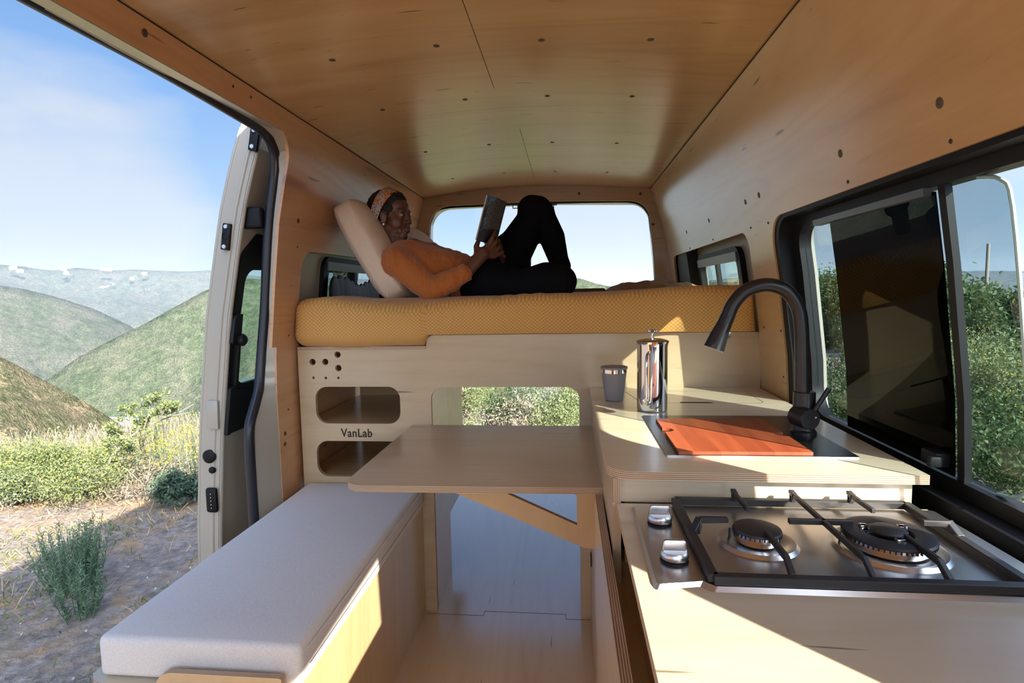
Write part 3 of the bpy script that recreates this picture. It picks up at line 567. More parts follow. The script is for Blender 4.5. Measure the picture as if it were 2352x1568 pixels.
# pillows
def pillow(name, pts8, mat, label, par=None):
    bm = bmesh.new(); bmesh.ops.create_cube(bm, size=2)
    bmesh.ops.subdivide_edges(bm, edges=bm.edges[:], cuts=14, use_grid_fill=True)
    C0, U, V, Wv = pts8
    for v in bm.verts:
        a, b, c = v.co; e_ = (1-.10*b*b*abs(a)); f_ = (1-.10*a*a*abs(b)); k = max(.0, 1-max(abs(a), abs(b))**5*.55)
        v.co = Vector(C0)+Vector(U)*(a*e_)+Vector(V)*(b*f_)+Vector(Wv)*(c*k)+Vector(Wv).normalized()*.008*noise.noise(Vector((a*3, b*3, c)))
    o = obj(name, bm, mat, origin=C0, angle=80); s = o.modifiers.new('sm', 'SMOOTH'); s.iterations = 6; return tag(o, label, 'pillow')
A = at(762, 470, 2.33); B_ = at(895, 695, 2.33)
up = (A-B_)/2; ctr = (A+B_)/2+Vector((.03, .22, .02)); nrm = Vector((up.z, 0, -up.x)).normalized()
pillow('pillow', (ctr-nrm*.0, up*1.04, Vector((0, .25, 0)), nrm*.085), M['pillow'], 'beige pillow leaning on the left wall behind the reading woman')
A = at(930, 500, 2.75); pillow('pillow', (Vector((-.70, 2.93, 1.475)), Vector((-.13, 0, .20)), Vector((0, .13, 0)), Vector((.05, 0, .03))), M['white_cotton'], 'white pillow behind the reading woman, only a corner in view')

# ---------------------------------------------------------------- table
tb = thing('table', 'rectangular plywood table with a rounded corner and angled braces, between bench and kitchen unit', 'table', (-.25, 1.85, 0))
ts = [rect(x0, y-.0022, x1, y+.0022) for x0, x1, y in ((-.346, -.256, 2.066), (-.32, -.242, 1.64), (-.108, .006, 2.06), (-.09, .008, 1.638))]
obj('tabletop', prism(rpoly([(-.642, 1.462, .06), (.106, 1.478, .01), (.106, YB-.002), (-.642, YB-.002)]), 'z', .782, .80, ts), [M['birch_x'], M['edge_z']], tb)
for x0, x1, y in ((-.346, -.256, 2.066), (-.32, -.242, 1.64), (-.108, .006, 2.06), (-.09, .008, 1.638)): obj('tenon', box(x0, x1, y-.0019, y+.0019, .784, .7985), M['edge_z'], tb)
for y in (1.64, 2.06):
    pr = prism(rpoly([(-.40, .782), (-.40, .742), (.046, .556), (.085, .556), (.088, .782)]), 'y', y-.009, y+.009, [rpoly([(-.235, .742), (.012, .742), (.021, .735), (.021, .628)])])
    obj('brace', pr, [M['bench_ply'], M['edge_y']], tb)

# ---------------------------------------------------------------- bench
bn = thing('bench', 'long low plywood bench box along the open side door, with an end stop panel', 'bench', (-.86, 1.65, 0))
obj('side_panel', box(-.628, -.609, 1.084, YB-.002, 0, .4535), M['bench_ply'], bn)
obj('side_panel', box(-1.09, -1.072, 1.10, YB-.002, 0, .435), M['bench_ply'], bn)
obj('end_panel', box(-1.07, -.63, 1.102, 1.12, 0, .435), M['bench_ply'], bn)
obj('seat_board', prism(rpoly([(-1.128, 1.10, .05), (-.6285, 1.10), (-.6285, YB-.004), (-1.115, YB-.004)]), 'z', .436, .4535), [M['top_ply'], M['edge_z']], bn)
obj('stop_panel', prism(rpoly([(-.945, .30), (-.93, .500, .045), (-.632, .500, .006), (-.632, .30)]), 'y', 1.084, 1.0995), [M['bench_ply'], M['edge_y']], bn)
bm = box(-1.098, -.601, 1.116, 2.178, .4545, .553, .016, 4)
bmesh.ops.subdivide_edges(bm, edges=[e for e in bm.edges if e.calc_length() > .15], cuts=14, use_grid_fill=True)
for v in bm.verts:
    if v.co.z > .5: v.co.z += .008*math.cos((v.co.x+.85)*PI/.55)*math.cos((v.co.y-1.65)*PI/1.2)+.002*noise.noise(v.co*6)
o = obj('bench_cushion', bm, M['canvas'], origin=(-.85, 1.65, .455), angle=60); tag(o, 'long cream canvas seat cushion on the plywood bench', 'cushion')
obj('piping', tube([(-.598, 1.145, .535), (-.5955, 1.3, .536), (-.5955, 1.7, .537), (-.5955, 2.0, .536), (-.598, 2.165, .535)], .0022, 8, sub=4), M['canvas'], o)
obj('zip_seam', tube([(-.5972, 1.15, .493), (-.5968, 1.4, .495), (-.5968, 1.8, .494), (-.5972, 2.16, .495)], .0006, 6, sub=4), M['blackplastic'], o)

# ---------------------------------------------------------------- kitchen unit
kc = thing('kitchen_cabinet', 'plywood kitchen cabinet carrying the raised sink counter and the hob worktop along the right wall', 'cabinet', (.42, 1.2, 0))
obj('side_panel', box(.090, .108, 1.158, YB-.003, 0, .937), [M['birch_y']], kc)
obj('panel_edge', box(.0902, .1078, 1.1565, 1.1582, .884, .9368), M['edge_x'], kc)
obj('riser_panel', box(.1085, .69, 1.166, 1.18, .883, .937), M['top_ply'], kc)
obj('end_panel', box(.69, .70, .2, YB-.003, 0, .862), M['birch_y'], kc)
obj('fascia', prism([(.15, .42), (.15, .782), (1.48, .782), (1.48, .42)], 'x', .068, .086), [M['birch_y'], M['edge_x']], kc)
obj('drawer_box', box(.125, .137, .15, 1.02, .42, .864), M['birch_y'], kc); obj('drawer_box', box(.125, .137, 1.25, 1.5, .42, .937), M['birch_y'], kc)
obj('grip_floor', box(.086, .70, .15, 1.48, .70, .706), M['amber_y'], kc)
obj('cabinet_door', box(.080, .0895, 1.50, 2.15, .02, .775, .001), M['birch_z'], kc)
obj('cabinet_door', box(.072, .0895, .75, 1.485, .02, .415, .001), M['birch_z'], kc)
obj('cabinet_door', box(.072, .0895, .15, .742, .02, .415, .001), M['birch_z'], kc)
for y, z in ((1.62, .30), (1.55, .30)): pass
obj('door_pull', box(.062, .073, 1.23, 1.27, .34, .37, .003), M['black'], kc)
obj('door_pull', tube([(.072, 1.0, .40), (.05, 1.0, .395), (.045, 1.0, .36), (.05, 1.0, .31), (.072, 1.0, .305)], .012, 10, sub=4), M['black'], kc)
obj('hinge', box(.075, .0805, 2.02, 2.05, .30, .345, .001), M['blackm'], kc)
ut = [rect(.16, 0, .3, .01)]
top_o = rpoly([(.079, 1.146, .055), (.712, 1.146, .004), (.722, YB-.002), (.079, YB-.002)])
o = obj('sink_worktop', prism(top_o, 'z', .937, .955, [rect(.235, 1.275, .62, 1.655)]), [M['top_ply'], M['edge_z']], origin=(.4, 1.66, .937)); tag(o, 'pale plywood worktop of the raised counter, around the inset sink', 'worktop')
# hatch lid lines in the counter
hb = bmesh.new()
for a, b_ in (((.211, 2.08), (.24, 1.90)), ((.24, 1.90), (.25, 1.875)), ((.25, 1.875), (.63, 1.872)), ((.63, 1.872), (.644, 1.895)), ((.644, 1.895), (.645, 2.09)), ((.211, 2.08), (.37, 2.10)), ((.37, 2.10), (.645, 2.09))):
    A = Vector((*a, .9553)); B2 = Vector((*b_, .9553)); dd = (B2-A).normalized().cross(Vector((0, 0, 1)))*.0008; hb.faces.new([hb.verts.new(p) for p in (A-dd, B2-dd, B2+dd, A+dd)])
bmesh.ops.solidify(hb, geom=hb.faces[:], thickness=.0006); obj('hatch_joint', hb, M['gap'], o)
obj('hatch_pull', prism(rpoly([(.368, 1.875, .003), (.376, 1.888), (.47, 1.888), (.482, 1.875, .003)]), 'z', .9550, .9556), M['gap'], o)
low_o = rpoly([(.0995, .12), (.714, .12), (.714, 1.156), (.0985, 1.156)])
o = obj('hob_worktop', prism(low_o, 'z', .865, .883), [M['top_ply'], M['edge_z']], origin=(.42, .66, .865)); tag(o, 'pale plywood worktop in front, with the gas hob set in it', 'worktop')

# sink
sk = thing('sink', 'dark steel inset sink with a raised rim strip, under the red cutting board', 'sink', (.43, 1.46, .955))
obj('rim_plate', prism(rect(.219, 1.259, .636, 1.670, .004), 'z', .955, .958, [rect(.258, 1.275, .532, 1.60, .01)]), [M['sinksteel'], M['chrome']], sk)
bs = bmesh.new(); 
for a in ((.258, .260, 1.276, 1.60), (.530, .532, 1.276, 1.60)): box(a[0], a[1], a[2], a[3], .83, .957, bm=bs)
for a in ((.258, .532, 1.276, 1.278), (.258, .532, 1.598, 1.60)): box(a[0], a[1], a[2], a[3], .83, .957, bm=bs)
box(.258, .532, 1.276, 1.60, .828, .832, bm=bs); obj('basin', bs, M['sinksteel'], sk)
cb = rpoly([(.2515, 1.289, .004), (.5535, 1.291, .004), (.5565, 1.645, .004), (.2535, 1.640, .004)])
def bite(poly, cx, cy, r): return poly
bo = [(.247, 1.262), (.540, 1.266), (.5405, 1.405)]+[(.5407+.026*math.cos(a)*1.0, 1.425+.020*math.sin(a)) for a in [(-90-180*i/10)*PI/180 for i in range(11)]][1:-1]+[(.541, 1.445), (.5415, 1.604), (.247, 1.592), (.247, 1.482)]+[(.247+.026*math.cos(a), 1.462+.020*math.sin(a)) for a in [(90-180*i/10)*PI/180 for i in range(11)]][1:-1]+[(.247, 1.442)]
o = obj('cutting_board', prism(bo, 'z', .9585, .966), [M['redwood'], M['redwood']], origin=(.4, 1.46, .9585)); tag(o, 'red-brown hardwood cutting board covering the sink bowl', 'cutting board')
# faucet
fx, fy = .598, 1.463
fc = thing('faucet', 'matte black high-arc kitchen faucet with pull-down spray head and side lever', 'faucet', (fx, fy, .958))
obj('base', lathe([(0, .958), (.031, .958), (.031, .966), (.027, .970), (.0262, .972), (.0262, 1.066), (.0245, 1.068), (0, 1.068)], (fx-0, fy, 0), 32), M['blackm'], fc)
sp = [(fx-.005, fy, 1.06), (fx-.008, fy, 1.15), (fx-.012, fy, 1.23), (fx-.022, fy, 1.283), (fx-.052, fy, 1.325), (fx-.10, fy, 1.340), (fx-.147, fy, 1.327), (fx-.178, fy, 1.295), (fx-.192, fy, 1.262)]
obj('spout', tube(sp, .0175, 20, sub=6), M['blackm'], fc)
obj('spray_head', tube([(fx-.191, fy, 1.265), (fx-.200, fy, 1.243), (fx-.212, fy, 1.215), (fx-.225, fy, 1.180)], [.0178, .0185, .022, .0262], 22, sub=4), M['blackm'], fc)
e_dir = (Vector((-.225, 0, 1.180))-Vector((-.212, 0, 1.215))).normalized(); e_c = Vector((fx-.225, fy, 1.180)); sd = Vector((0, 1, 0)); s2 = sd.cross(e_dir)
nb = bmesh.new()
for i in range(14): a = 2*PI*i/14; ell(e_c+e_dir*.0015+(sd*math.cos(a)+s2*math.sin(a))*.021, .0023, nb, seg=8)
obj('spray_nozzle', nb, plain('clear_rubber_nozzle', (.55, .5, .5), .4), fc)
obj('spray_button', box(fx-.2, fx-.186, fy-.012, fy+.012, 1.205, 1.222, .003), M['blackm'], fc)
d0 = Vector((fx-.006, fy-.045, 1.006)); ax = Vector((.25, -.97, 0)).normalized(); q = ax.to_track_quat('Z', 'Y').to_matrix().to_4x4()
vb = lathe([(0, -.045), (.0265, -.045), (.0265, .003), (.0255, .006), (0, .006)], d0, 32, R=q); obj('valve_body', vb, M['blackm'], fc)
obj('lever', tube([d0+Vector((.012, .01, .012)), d0+Vector((.035, .008, .052)), d0+Vector((.048, .006, .076))], [.0055, .0058, .0062], 12), M['blackm'], fc)
def letter(ch, pos, size, normal, upv, mat, parent):
    c = D.curves.new('marking', 'FONT'); c.body = ch; c.size = size; c.extrude = .0002; c.offset = .0002; tm = D.objects.new('tmp', c); COL.objects.link(tm); bpy.context.view_layer.update()
    me = D.meshes.new_from_object(tm.evaluated_get(bpy.context.evaluated_depsgraph_get())); D.objects.remove(tm); me.materials.clear(); me.materials.append(mat)
    zv = Vector(normal).normalized(); xv = Vector(upv).cross(zv).normalized(); yv = zv.cross(xv)
    for v in me.vertices: v.co = Vector(pos)+xv*v.co.x+yv*v.co.y+zv*v.co.z-wloc(parent)
    o = D.objects.new('marking', me); COL.objects.link(o); o.parent = parent; return o
letter('C', d0+ax*.0065+Vector((-.012, 0, .011)), .0075, ax, (0, 0, 1), M['white_ink'], fc); letter('H', d0+ax*.0065+Vector((.010, 0, .003)), .0065, ax, (0, 0, 1), M['white_ink'], fc)

# french press
px_, py_ = .262, 1.765
fp = thing('french_press', 'tall polished steel french press with domed lid, standing on the counter beside the mug', 'french press', (px_, py_, .955))
obj('body', lathe([(0, .9555), (.044, .9555), (.0465, .958), (.0468, .963), (.0468, 1.158), (.049, 1.168), (.0475, 1.168), (.045, 1.158), (.045, 1.15), (0, 1.15)], (px_, py_, 0), 64), M['chrome'], fp)
obj('lid', lathe([(.0455, 1.160), (.051, 1.172), (.0515, 1.1735), (.046, 1.177), (.03, 1.181), (.01, 1.183), (0, 1.183)], (px_, py_, 0), 64), M['chrome'], fp)
obj('plunger', lathe([(0, 1.183), (.005, 1.183), (.005, 1.200), (.007, 1.203), (.019, 1.205), (.0185, 1.208), (.01, 1.210), (0, 1.210)], (px_, py_, 0), 32), M['chrome'], fp)
hd = Vector((-.35, -.94, 0)); hc = Vector((px_, py_, 0))
obj('handle', tube([hc+hd*.045+Vector((0, 0, 1.142)), hc+hd*.066+Vector((0, 0, 1.137)), hc+hd*.078+Vector((0, 0, 1.118)), hc+hd*.080+Vector((0, 0, 1.08)), hc+hd*.080+Vector((0, 0, 1.02)), hc+hd*.076+Vector((0, 0, .995)), hc+hd*.062+Vector((0, 0, .985)), hc+hd*.045+Vector((0, 0, .984))], .0052, 14, sub=6), M['chrome'], fp)
# mug
mx_, my_ = .156, 1.922
mg = thing('tumbler', 'grey metal tumbler with a shiny steel band under the rim, left of the french press', 'tumbler', (mx_, my_, .955))
obj('cup', lathe([(0, .9555), (.028, .9555), (.031, .958), (.034, .98), (.043, 1.052), (.0435, 1.0525), (.0415, 1.0525), (.033, .975), (0, .965)], (mx_, my_, 0), 48), M['mug'], mg)
obj('steel_band', lathe([(.0428, 1.0525), (.0450, 1.0528), (.0455, 1.066), (.0438, 1.066), (.0428, 1.0525)], (mx_, my_, 0), 48), M['chrome'], mg)
obj('lid', lathe([(.044, 1.064), (.0462, 1.066), (.0465, 1.0715), (.044, 1.073), (.040, 1.070), (0, 1.069)], (mx_, my_, 0), 48), M['mug'], mg)

# ---------------------------------------------------------------- gas hob
hob = thing('gas_hob', 'stainless two burner gas hob with black grate, set in the front worktop', 'gas hob', (.44, 1.02, .86))
po = rpoly([(.131, .853, .006), (.205, .868), (.222, .853, .006), (.757, .853, .008), (.752, 1.196, .008), (.134, 1.196, .012)])
bm = prism(po, 'z', .860, .8672); 
for v in bm.verts:
    if v.co.z > .865:
        c = Vector((.44, 1.03)); dv = Vector((v.co.x, v.co.y))-c; v.co.x -= .005*(1 if dv.x > 0 else -1); v.co.y -= .005*(1 if dv.y > 0 else -1)
obj('steel_plate', bm, [M['brushed'], M['steel2']], hob)
zt = .8672
def burner(cx, cy, R0, rc, dual):
    b = obj('burner', lathe([(rc*.9, zt+.001), (rc+.004, zt+.0025), (rc+.012, zt+.006), (R0-.006, zt+.006), (R0, zt)], (cx, cy, 0), 56), M['steel2'], hob)
    obj('burner_body', lathe([(0, zt+.004), (rc*.86, zt+.004), (rc*.86, zt+.010), (rc*.98, zt+.011), (rc, zt+.023), (0, zt+.023)], (cx, cy, 0), 56), M['chrome'], b)
    tb_ = bmesh.new()
    for i in range(int(rc*800)):
        a = 2*PI*i/int(rc*800); p = Vector((cx+rc*math.cos(a), cy+rc*math.sin(a), zt+.0215)); r = bmesh.ops.create_cube(tb_, size=1)
        bmesh.ops.transform(tb_, matrix=Matrix.Translation(p) @ Matrix.Rotation(a, 4, 'Z') @ Matrix.Diagonal((.003, .002, .006, 1)), verts=r['verts'])
    obj('flame_ports', tb_, M['iron'], b)
    if not dual:
        obj('burner_cap', lathe([(0, zt+.031), (rc*.8, zt+.030), (rc*1.0, zt+.028), (rc*1.03, zt+.024), (rc*.98, zt+.0225), (0, zt+.0225)], (cx, cy, 0), 48), M['iron'], b)
    else:
        obj('outer_ring_cap', lathe([(rc*.55, zt+.024), (rc*.56, zt+.029), (rc*.8, zt+.031), (rc*1.0, zt+.029), (rc*1.03, zt+.025), (rc*.98, zt+.023), (rc*.55, zt+.023)], (cx, cy, 0), 56), M['iron'], b)
        obj('inner_cap', lathe([(0, zt+.037), (rc*.35, zt+.036), (rc*.42, zt+.033), (rc*.40, zt+.030), (0, zt+.030)], (cx, cy, 0), 40), M['iron'], b)
        for i in range(3): a = .5+i*2*PI/3; obj('bridge', box(cx+rc*.53*math.cos(a)-.007, cx+rc*.53*math.cos(a)+.007, cy+rc*.53*math.sin(a)-.006, cy+rc*.53*math.sin(a)+.006, zt+.024, zt+.034, .002), M['chrome'], b)
    obj('spark_pin', lathe([(0, zt+.022), (.0018, zt+.021), (.0025, zt+.004)], (cx-rc-.004, cy+.012, 0), 10), M['iron'], b)
burner(.340, 1.018, .071, .041, False); burner(.562, 1.012, .094, .071, True)
gr = bmesh.new(); gz0, gz1 = zt+.001, zt+.017
def bar(p, q, w=.006, h0=.006, h1=.006, z0=None, z1=None):
    """flat iron bar from p to q; top heights z0,z1, bottoms z-h"""
    p = Vector(p); q = Vector(q); d = Vector((q.x-p.x, q.y-p.y, 0)); n = d.normalized().cross(Vector((0, 0, 1)))*w/2
    vs = [gr.verts.new(v) for v in (p-n, p+n, q+n, q-n, p-n-Vector((0, 0, h0)), p+n-Vector((0, 0, h0)), q+n-Vector((0, 0, h1)), q-n-Vector((0, 0, h1)))]
    for f in ((0, 1, 2, 3), (7, 6, 5, 4), (0, 4, 5, 1), (1, 5, 6, 2), (2, 6, 7, 3), (3, 7, 4, 0)): gr.faces.new([vs[i] for i in f])
G = [(.224, .863), (.690, .863), (.694, 1.192), (.226, 1.192)]
for a, b_ in zip(G, G[1:]+G[:1]): bar((*a, gz1), (*b_, gz1), .016, .014, .014)
GI = [(.232, .884), (.682, .884)]
T = .903
for x in (.348, .467, .583):                       # rear prongs: foot, peak, falling finger
    bar((x, 1.186, gz1), (x, 1.204-.012, T+.002), .010, .006, .03); bar((x, 1.196, T+.002), (x, 1.176, T), .011, .008, .008); bar((x, 1.186, gz1), (x, 1.176, T), .010, .006, .012)
bar((.348, 1.19, T), (.348, 1.098, T), .008, .010, .009); bar((.583, 1.19, T), (.583, 1.10, T), .008, .010, .009)
bar((.467, 1.19, T), (.467, .900, T), .008, .010, .010); bar((.467, .900, T), (.467, .870, gz1), .008, .010, .012)
for x in (.347, .578):
    bar((x, .99, T), (x, .900, T), .008, .009, .012); bar((x, .900, T), (x, .870, gz1), .009, .012, .014)
bar((.236, 1.03, gz1), (.243, 1.045, T), .012, .01, .012); bar((.243, 1.045, T), (.296, 1.045, T), .009, .012, .010); bar((.243, 1.045, T), (.228, 1.03, gz1), .014, .02, .012)
bar((.405, 1.045, T), (.518, 1.045, T), .009, .010, .010)
bar((.642, 1.052, T), (.690, 1.052, T), .009, .010, .012); bar((.690, 1.055, T), (.696, 1.03, gz1), .014, .02, .012)
bmesh.ops.bevel(gr, geom=gr.edges[:], offset=.0012, segments=1, affect='EDGES'); obj('grate', gr, M['iron'], hob, angle=25)
for x, y in ((.178, 1.095), (.178, .940)):
    k = obj('knob', lathe([(0, zt+.006), (.0235, zt+.006), (.0245, zt+.010), (.0245, zt+.015), (.022, zt+.019), (0, zt+.019)], (x, y, 0), 36), M['steel2'], hob)
    obj('knob_seal', lathe([(.018, zt+.007), (.0235, zt+.003), (.024, zt), (.018, zt)], (x, y, 0), 30), M['black'], k)
    gp_ = prism(rpoly([(x-.021, zt+.016, .002), (x-.019, zt+.037, .006), (x+.019, zt+.037, .006), (x+.021, zt+.016, .002)]), 'y', y-.004, y+.004, bev=.0015); obj('knob_grip', gp_, M['steel2'], k)
    for a in (-2.5, -2.0): pass

hob.location = (.4185, .970, .8832); hob.scale = (.951, .951, .951)
# ---------------------------------------------------------------- the reading woman
wm = thing('person', 'woman in rust sweatshirt and black leggings lying on the bed reading a book', 'person', (-.3, 2.45, 1.33))
YN, YC, YA = 2.315, 2.48, 2.64
hp = at(1118, 650, YC)
Ls = dict(nsh=at(912, 598, YN+.02), nel=at(992, 668, YN-.02), nwr=at(1076, 622, YN), fsh=at(968, 592, YA), fel=at(1040, 655, YA), fwr=at(1110, 618, YA-.06),
          nkn=at(1288, 646, 2.27), nhp=at(1130, 655, 2.40), nan=at(1215, 660, 2.66), fkn=at(1236, 482, 2.60), fhp=at(1115, 640, 2.58), fan=at(1284, 600, 2.66), ffo=at(1270, 664, 2.74))
chn, chf = at(945, 612, 2.42), at(955, 605, 2.60)
neck0, neck1 = at(915, 575, YC), at(908, 540, YC)
HC = at(897, 503, YC); yaw = -.30; tilt = .02
HM = Matrix.Translation(HC) @ Matrix.Rotation(yaw, 4, 'Z') @ Matrix.Rotation(tilt, 4, 'Y') @ Matrix.Diagonal((.93, .93, .93, 1))
def hq(f, s, u): return HM @ Vector((f, s, u))
def hel(b, c, r, seg=20):
    if isinstance(b, Blob): b.add(HM @ Matrix.Translation(c) @ Matrix.Diagonal((*((r,)*3 if isinstance(r, (int, float)) else r), 1))); return
    q = bmesh.ops.create_uvsphere(b, u_segments=seg, v_segments=seg//2+2, radius=1); bmesh.ops.transform(b, matrix=HM @ Matrix.Translation(c) @ Matrix.Diagonal((*((r,)*3 if isinstance(r, (int, float)) else r), 1)), verts=q['verts'])
bd = Blob()
hel(bd, (-.012, 0, .045), (.094, .074, .084)); hel(bd, (.040, 0, -.006), (.054, .060, .084)); hel(bd, (.038, 0, -.058), (.052, .051, .038)); hel(bd, (.077, 0, -.082), (.020, .023, .017)); hel(bd, (.010, 0, -.045), (.060, .058, .045)); hel(bd, (.052, 0, .055), (.044, .056, .042))
for s in (-1, 1):
    hel(bd, (.052, s*.033, -.022), (.037, .029, .040)); hel(bd, (.080, s*.028, .034), (.016, .026, .010)); hel(bd, (.105, s*.011, -.022), (.012, .010, .009))
    hel(bd, (.012, s*.071, -.002), (.019, .008, .031)); hel(bd, (.003, s*.077, .008), (.011, .007, .022)); hel(bd, (.006, s*.077, -.020), (.010, .006, .012)); hel(bd, (.081, s*.031, .017), (.012, .015, .009)); hel(bd, (.081, s*.031, .004), (.010, .014, .007))
cap2(bd, hq(.088, 0, .030), hq(.110, 0, -.016), .008, .0112)
hel(bd, (.099, 0, -.047), (.012, .024, .0085)); hel(bd, (.097, 0, -.060), (.013, .021, .0090))
limb(bd, [hq(-.02, 0, -.03), neck1, neck0], [.055, .052, .062])
for a, b_ in ((chn, hp), (chf, hp+Vector((0, .08, 0)))): limb(bd, [a, (a+b_)/2, b_], [.090, .082, .085])
limb(bd, [Ls['nsh'], Ls['nel'], Ls['nwr']], [.048, .040, .027]); limb(bd, [Ls['fsh'], Ls['fel'], Ls['fwr']], [.048, .040, .027])
limb(bd, [Ls['nhp'], at(1200, 662, 2.32), at(1255, 645, 2.28), Ls['nkn'], Ls['nan']], [.08, .062, .058, .048, .036]); limb(bd, [Ls['fhp'], at(1187, 565, 2.59), Ls['fkn'], Ls['fan'], Ls['ffo']], [.08, .068, .05, .034, .032])
# hands: palm, four curled fingers and a thumb each, closed on the foot of the book
def hand(b, wrist, palm, knuck, tips, thumb):
    wrist, palm = Vector(wrist), Vector(palm); limb(b, [wrist, palm], [.025, .031]); 
    for (k, m_, t_) in tips: limb(b, [palm, k], [.021, .0125]); limb(b, [k, m_, t_], [.0115, .0098, .0082])
    limb(b, [palm.lerp(wrist, .3), thumb[0], thumb[1]], [.018, .0125, .0095])
bk0 = at(1117, 552, 2.40)      # foot of the book, middle
nw = Ls['nwr']; npalm = at(1108, 583, 2.355)
hand(bd, nw, npalm, None, [(at(1122+4*i, 562+9*i, 2.37+.004*i), at(1132+7*i, 545+12*i, 2.375+.012*i), at(1137+4*i, 532+13*i, 2.40+.014*i)) for i in range(4)], (at(1094, 566, 2.36), at(1101, 548, 2.39)))
fw = Ls['fwr']; fpalm = at(1140, 590, 2.52)
hand(bd, fw, fpalm, None, [(at(1146+3*i, 570+10*i, 2.50-.004*i), at(1146+4*i, 553+12*i, 2.47-.002*i), at(1138+4*i, 547+13*i, 2.45)) for i in range(4)], (at(1126, 572, 2.49), at(1120, 556, 2.46)))
o = obj('body', bd, M['skin'], wm); fuse(o, .0034, 11)
for s in (-1, 1):
    e1 = bmesh.new(); hel(e1, (.0850, s*.0315, .0105), (.0110, .0125, .0058), 16); eo = obj('eye', e1, M['eyewhite'], wm)
    e2 = bmesh.new(); hel(e2, (.0940, s*.0280, .0098), (.0035, .0058, .0050), 12); obj('iris', e2, M['iris'], eo)
e3 = bmesh.new(); hel(e3, (.018, -.083, -.034), .0055, 14); obj('earring', e3, M['pearl'], wm)
hr = Blob(); hel(hr, (-.030, 0, .052), (.096, .081, .092)); hel(hr, (-.072, 0, .030), (.062, .068, .080)); hel(hr, (-.050, 0, -.035), (.048, .058, .052)); hel(hr, (.020, 0, .082), (.062, .066, .053)); hel(hr, (.018, -.052, .045), (.034, .018, .040)); hel(hr, (.018, .052, .045), (.034, .018, .040))
o = obj('hair', hr, M['hair'], wm); fuse(o, .006, 2); tx = D.textures.new('curls', 'CLOUDS'); tx.noise_scale = .012; dm = o.modifiers.new('curl', 'DISPLACE'); dm.texture = tx; dm.strength = .010
# headband: a wide flat loop over the crown and behind the ears
hbm = bmesh.new(); rings = []
for i in range(49):
    a = 2*PI*i/48; rr_ = []
    for k in range(9):
        w = (k-4)/4*.033*(.55+.45*max(0, math.sin(a)*.5+.5))
        f = -.022+.046*math.sin(a)+w*.92; s = .0875*math.cos(a); u = .036+.103*math.sin(a)-w*.42
        bul = 1+.035*(1-(k-4)**2/16); rr_.append(hbm.verts.new(HM @ Vector((f, s*bul, .05+(u-.05)*bul))))
    rings.append(rr_)
for a_, b_ in zip(rings, rings[1:]):
    for k in range(8): hbm.faces.new((a_[k], a_[k+1], b_[k+1], b_[k]))
bmesh.ops.remove_doubles(hbm, verts=hbm.verts, dist=.0004); bmesh.ops.recalc_face_normals(hbm, faces=hbm.faces); bmesh.ops.solidify(hbm, geom=hbm.faces[:], thickness=.003)
obj('headband', hbm, M['band'], wm, angle=70)
sw = Blob()
for a, b_ in ((chn, hp), (chf, hp+Vector((0, .06, 0)))): limb(sw, [a+Vector((-.02, 0, .012)), (a+b_)/2+Vector((0, 0, .005)), b_+Vector((-.03, 0, 0))], [.108, .102, .100])
for a_, b_, c_ in (('nsh', 'nel', 'nwr'), ('fsh', 'fel', 'fwr')):
    e_ = Ls[b_]; wv = Ls[c_]-e_; limb(sw, [Ls[a_], Ls[a_].lerp(e_, .55), e_, e_+wv*.5, e_+wv*.80], [.070, .060, .053, .050, .040]); cap2(sw, e_+wv*.84, e_+wv*.86, .0375, .0375)
    cf = tube([e_+wv*.84, e_+wv*.87, e_+wv*.93, e_+wv*.98, e_+wv*.985, e_+wv*.95], [.036, .0405, .0395, .0375, .033, .031], 28, caps=False, sub=3)
    for v in cf.verts: v.co += Vector((noise.noise(v.co*45), noise.noise(v.co*45+Vector((9, 0, 0))), noise.noise(v.co*45+Vector((0, 9, 0)))))*.0022
    obj('cuff', cf, M['rust'], wm, angle=80)
limb(sw, [Ls['nsh'], chn], [.070, .095]); limb(sw, [Ls['fsh'], chf], [.075, .10]); limb(sw, [neck0+Vector((-.0, 0, -.02)), chn.lerp(chf, .5)], [.066, .105])
cap2(sw, at(990, 580, 2.60), at(1040, 612, 2.58), .055, .06)
o = obj('sweatshirt', sw, M['rust'], wm); fuse(o, .0065, 4); tx = D.textures.new('folds', 'CLOUDS'); tx.noise_scale = .085; dm = o.modifiers.new('fold', 'DISPLACE'); dm.texture = tx; dm.strength = .018; dm.mid_level = .5; tx = D.textures.new('small_folds', 'CLOUDS'); tx.noise_scale = .035; dm = o.modifiers.new('fold2', 'DISPLACE'); dm.texture = tx; dm.strength = .009
lg = Blob()
limb(lg, [hp+Vector((-.02, -.03, 0)), hp+Vector((.0, .08, 0))], [.115, .115]); limb(lg, [Ls['nhp'], at(1200, 662, 2.32), at(1255, 645, 2.28), Ls['nkn']], [.105, .078, .078, .062]); limb(lg, [Ls['nkn'], Ls['nan']], [.068, .050])
limb(lg, [Ls['fhp'], at(1187, 565, 2.59), Ls['fkn']], [.125, .088, .066]); limb(lg, [at(1176, 605, 2.58), at(1160, 648, 2.57)], [.092, .10]); limb(lg, [Ls['fkn'], at(1268, 545, 2.63), Ls['fan']], [.066, .062, .048]); cap2(lg, at(1222, 482, 2.60), at(1245, 490, 2.60), .070, .062); cap2(lg, at(1284, 598, 2.65), at(1291, 612, 2.66), .047, .045)
o = obj('leggings', lg, M['leggings'], wm); fuse(o, .008, 8)
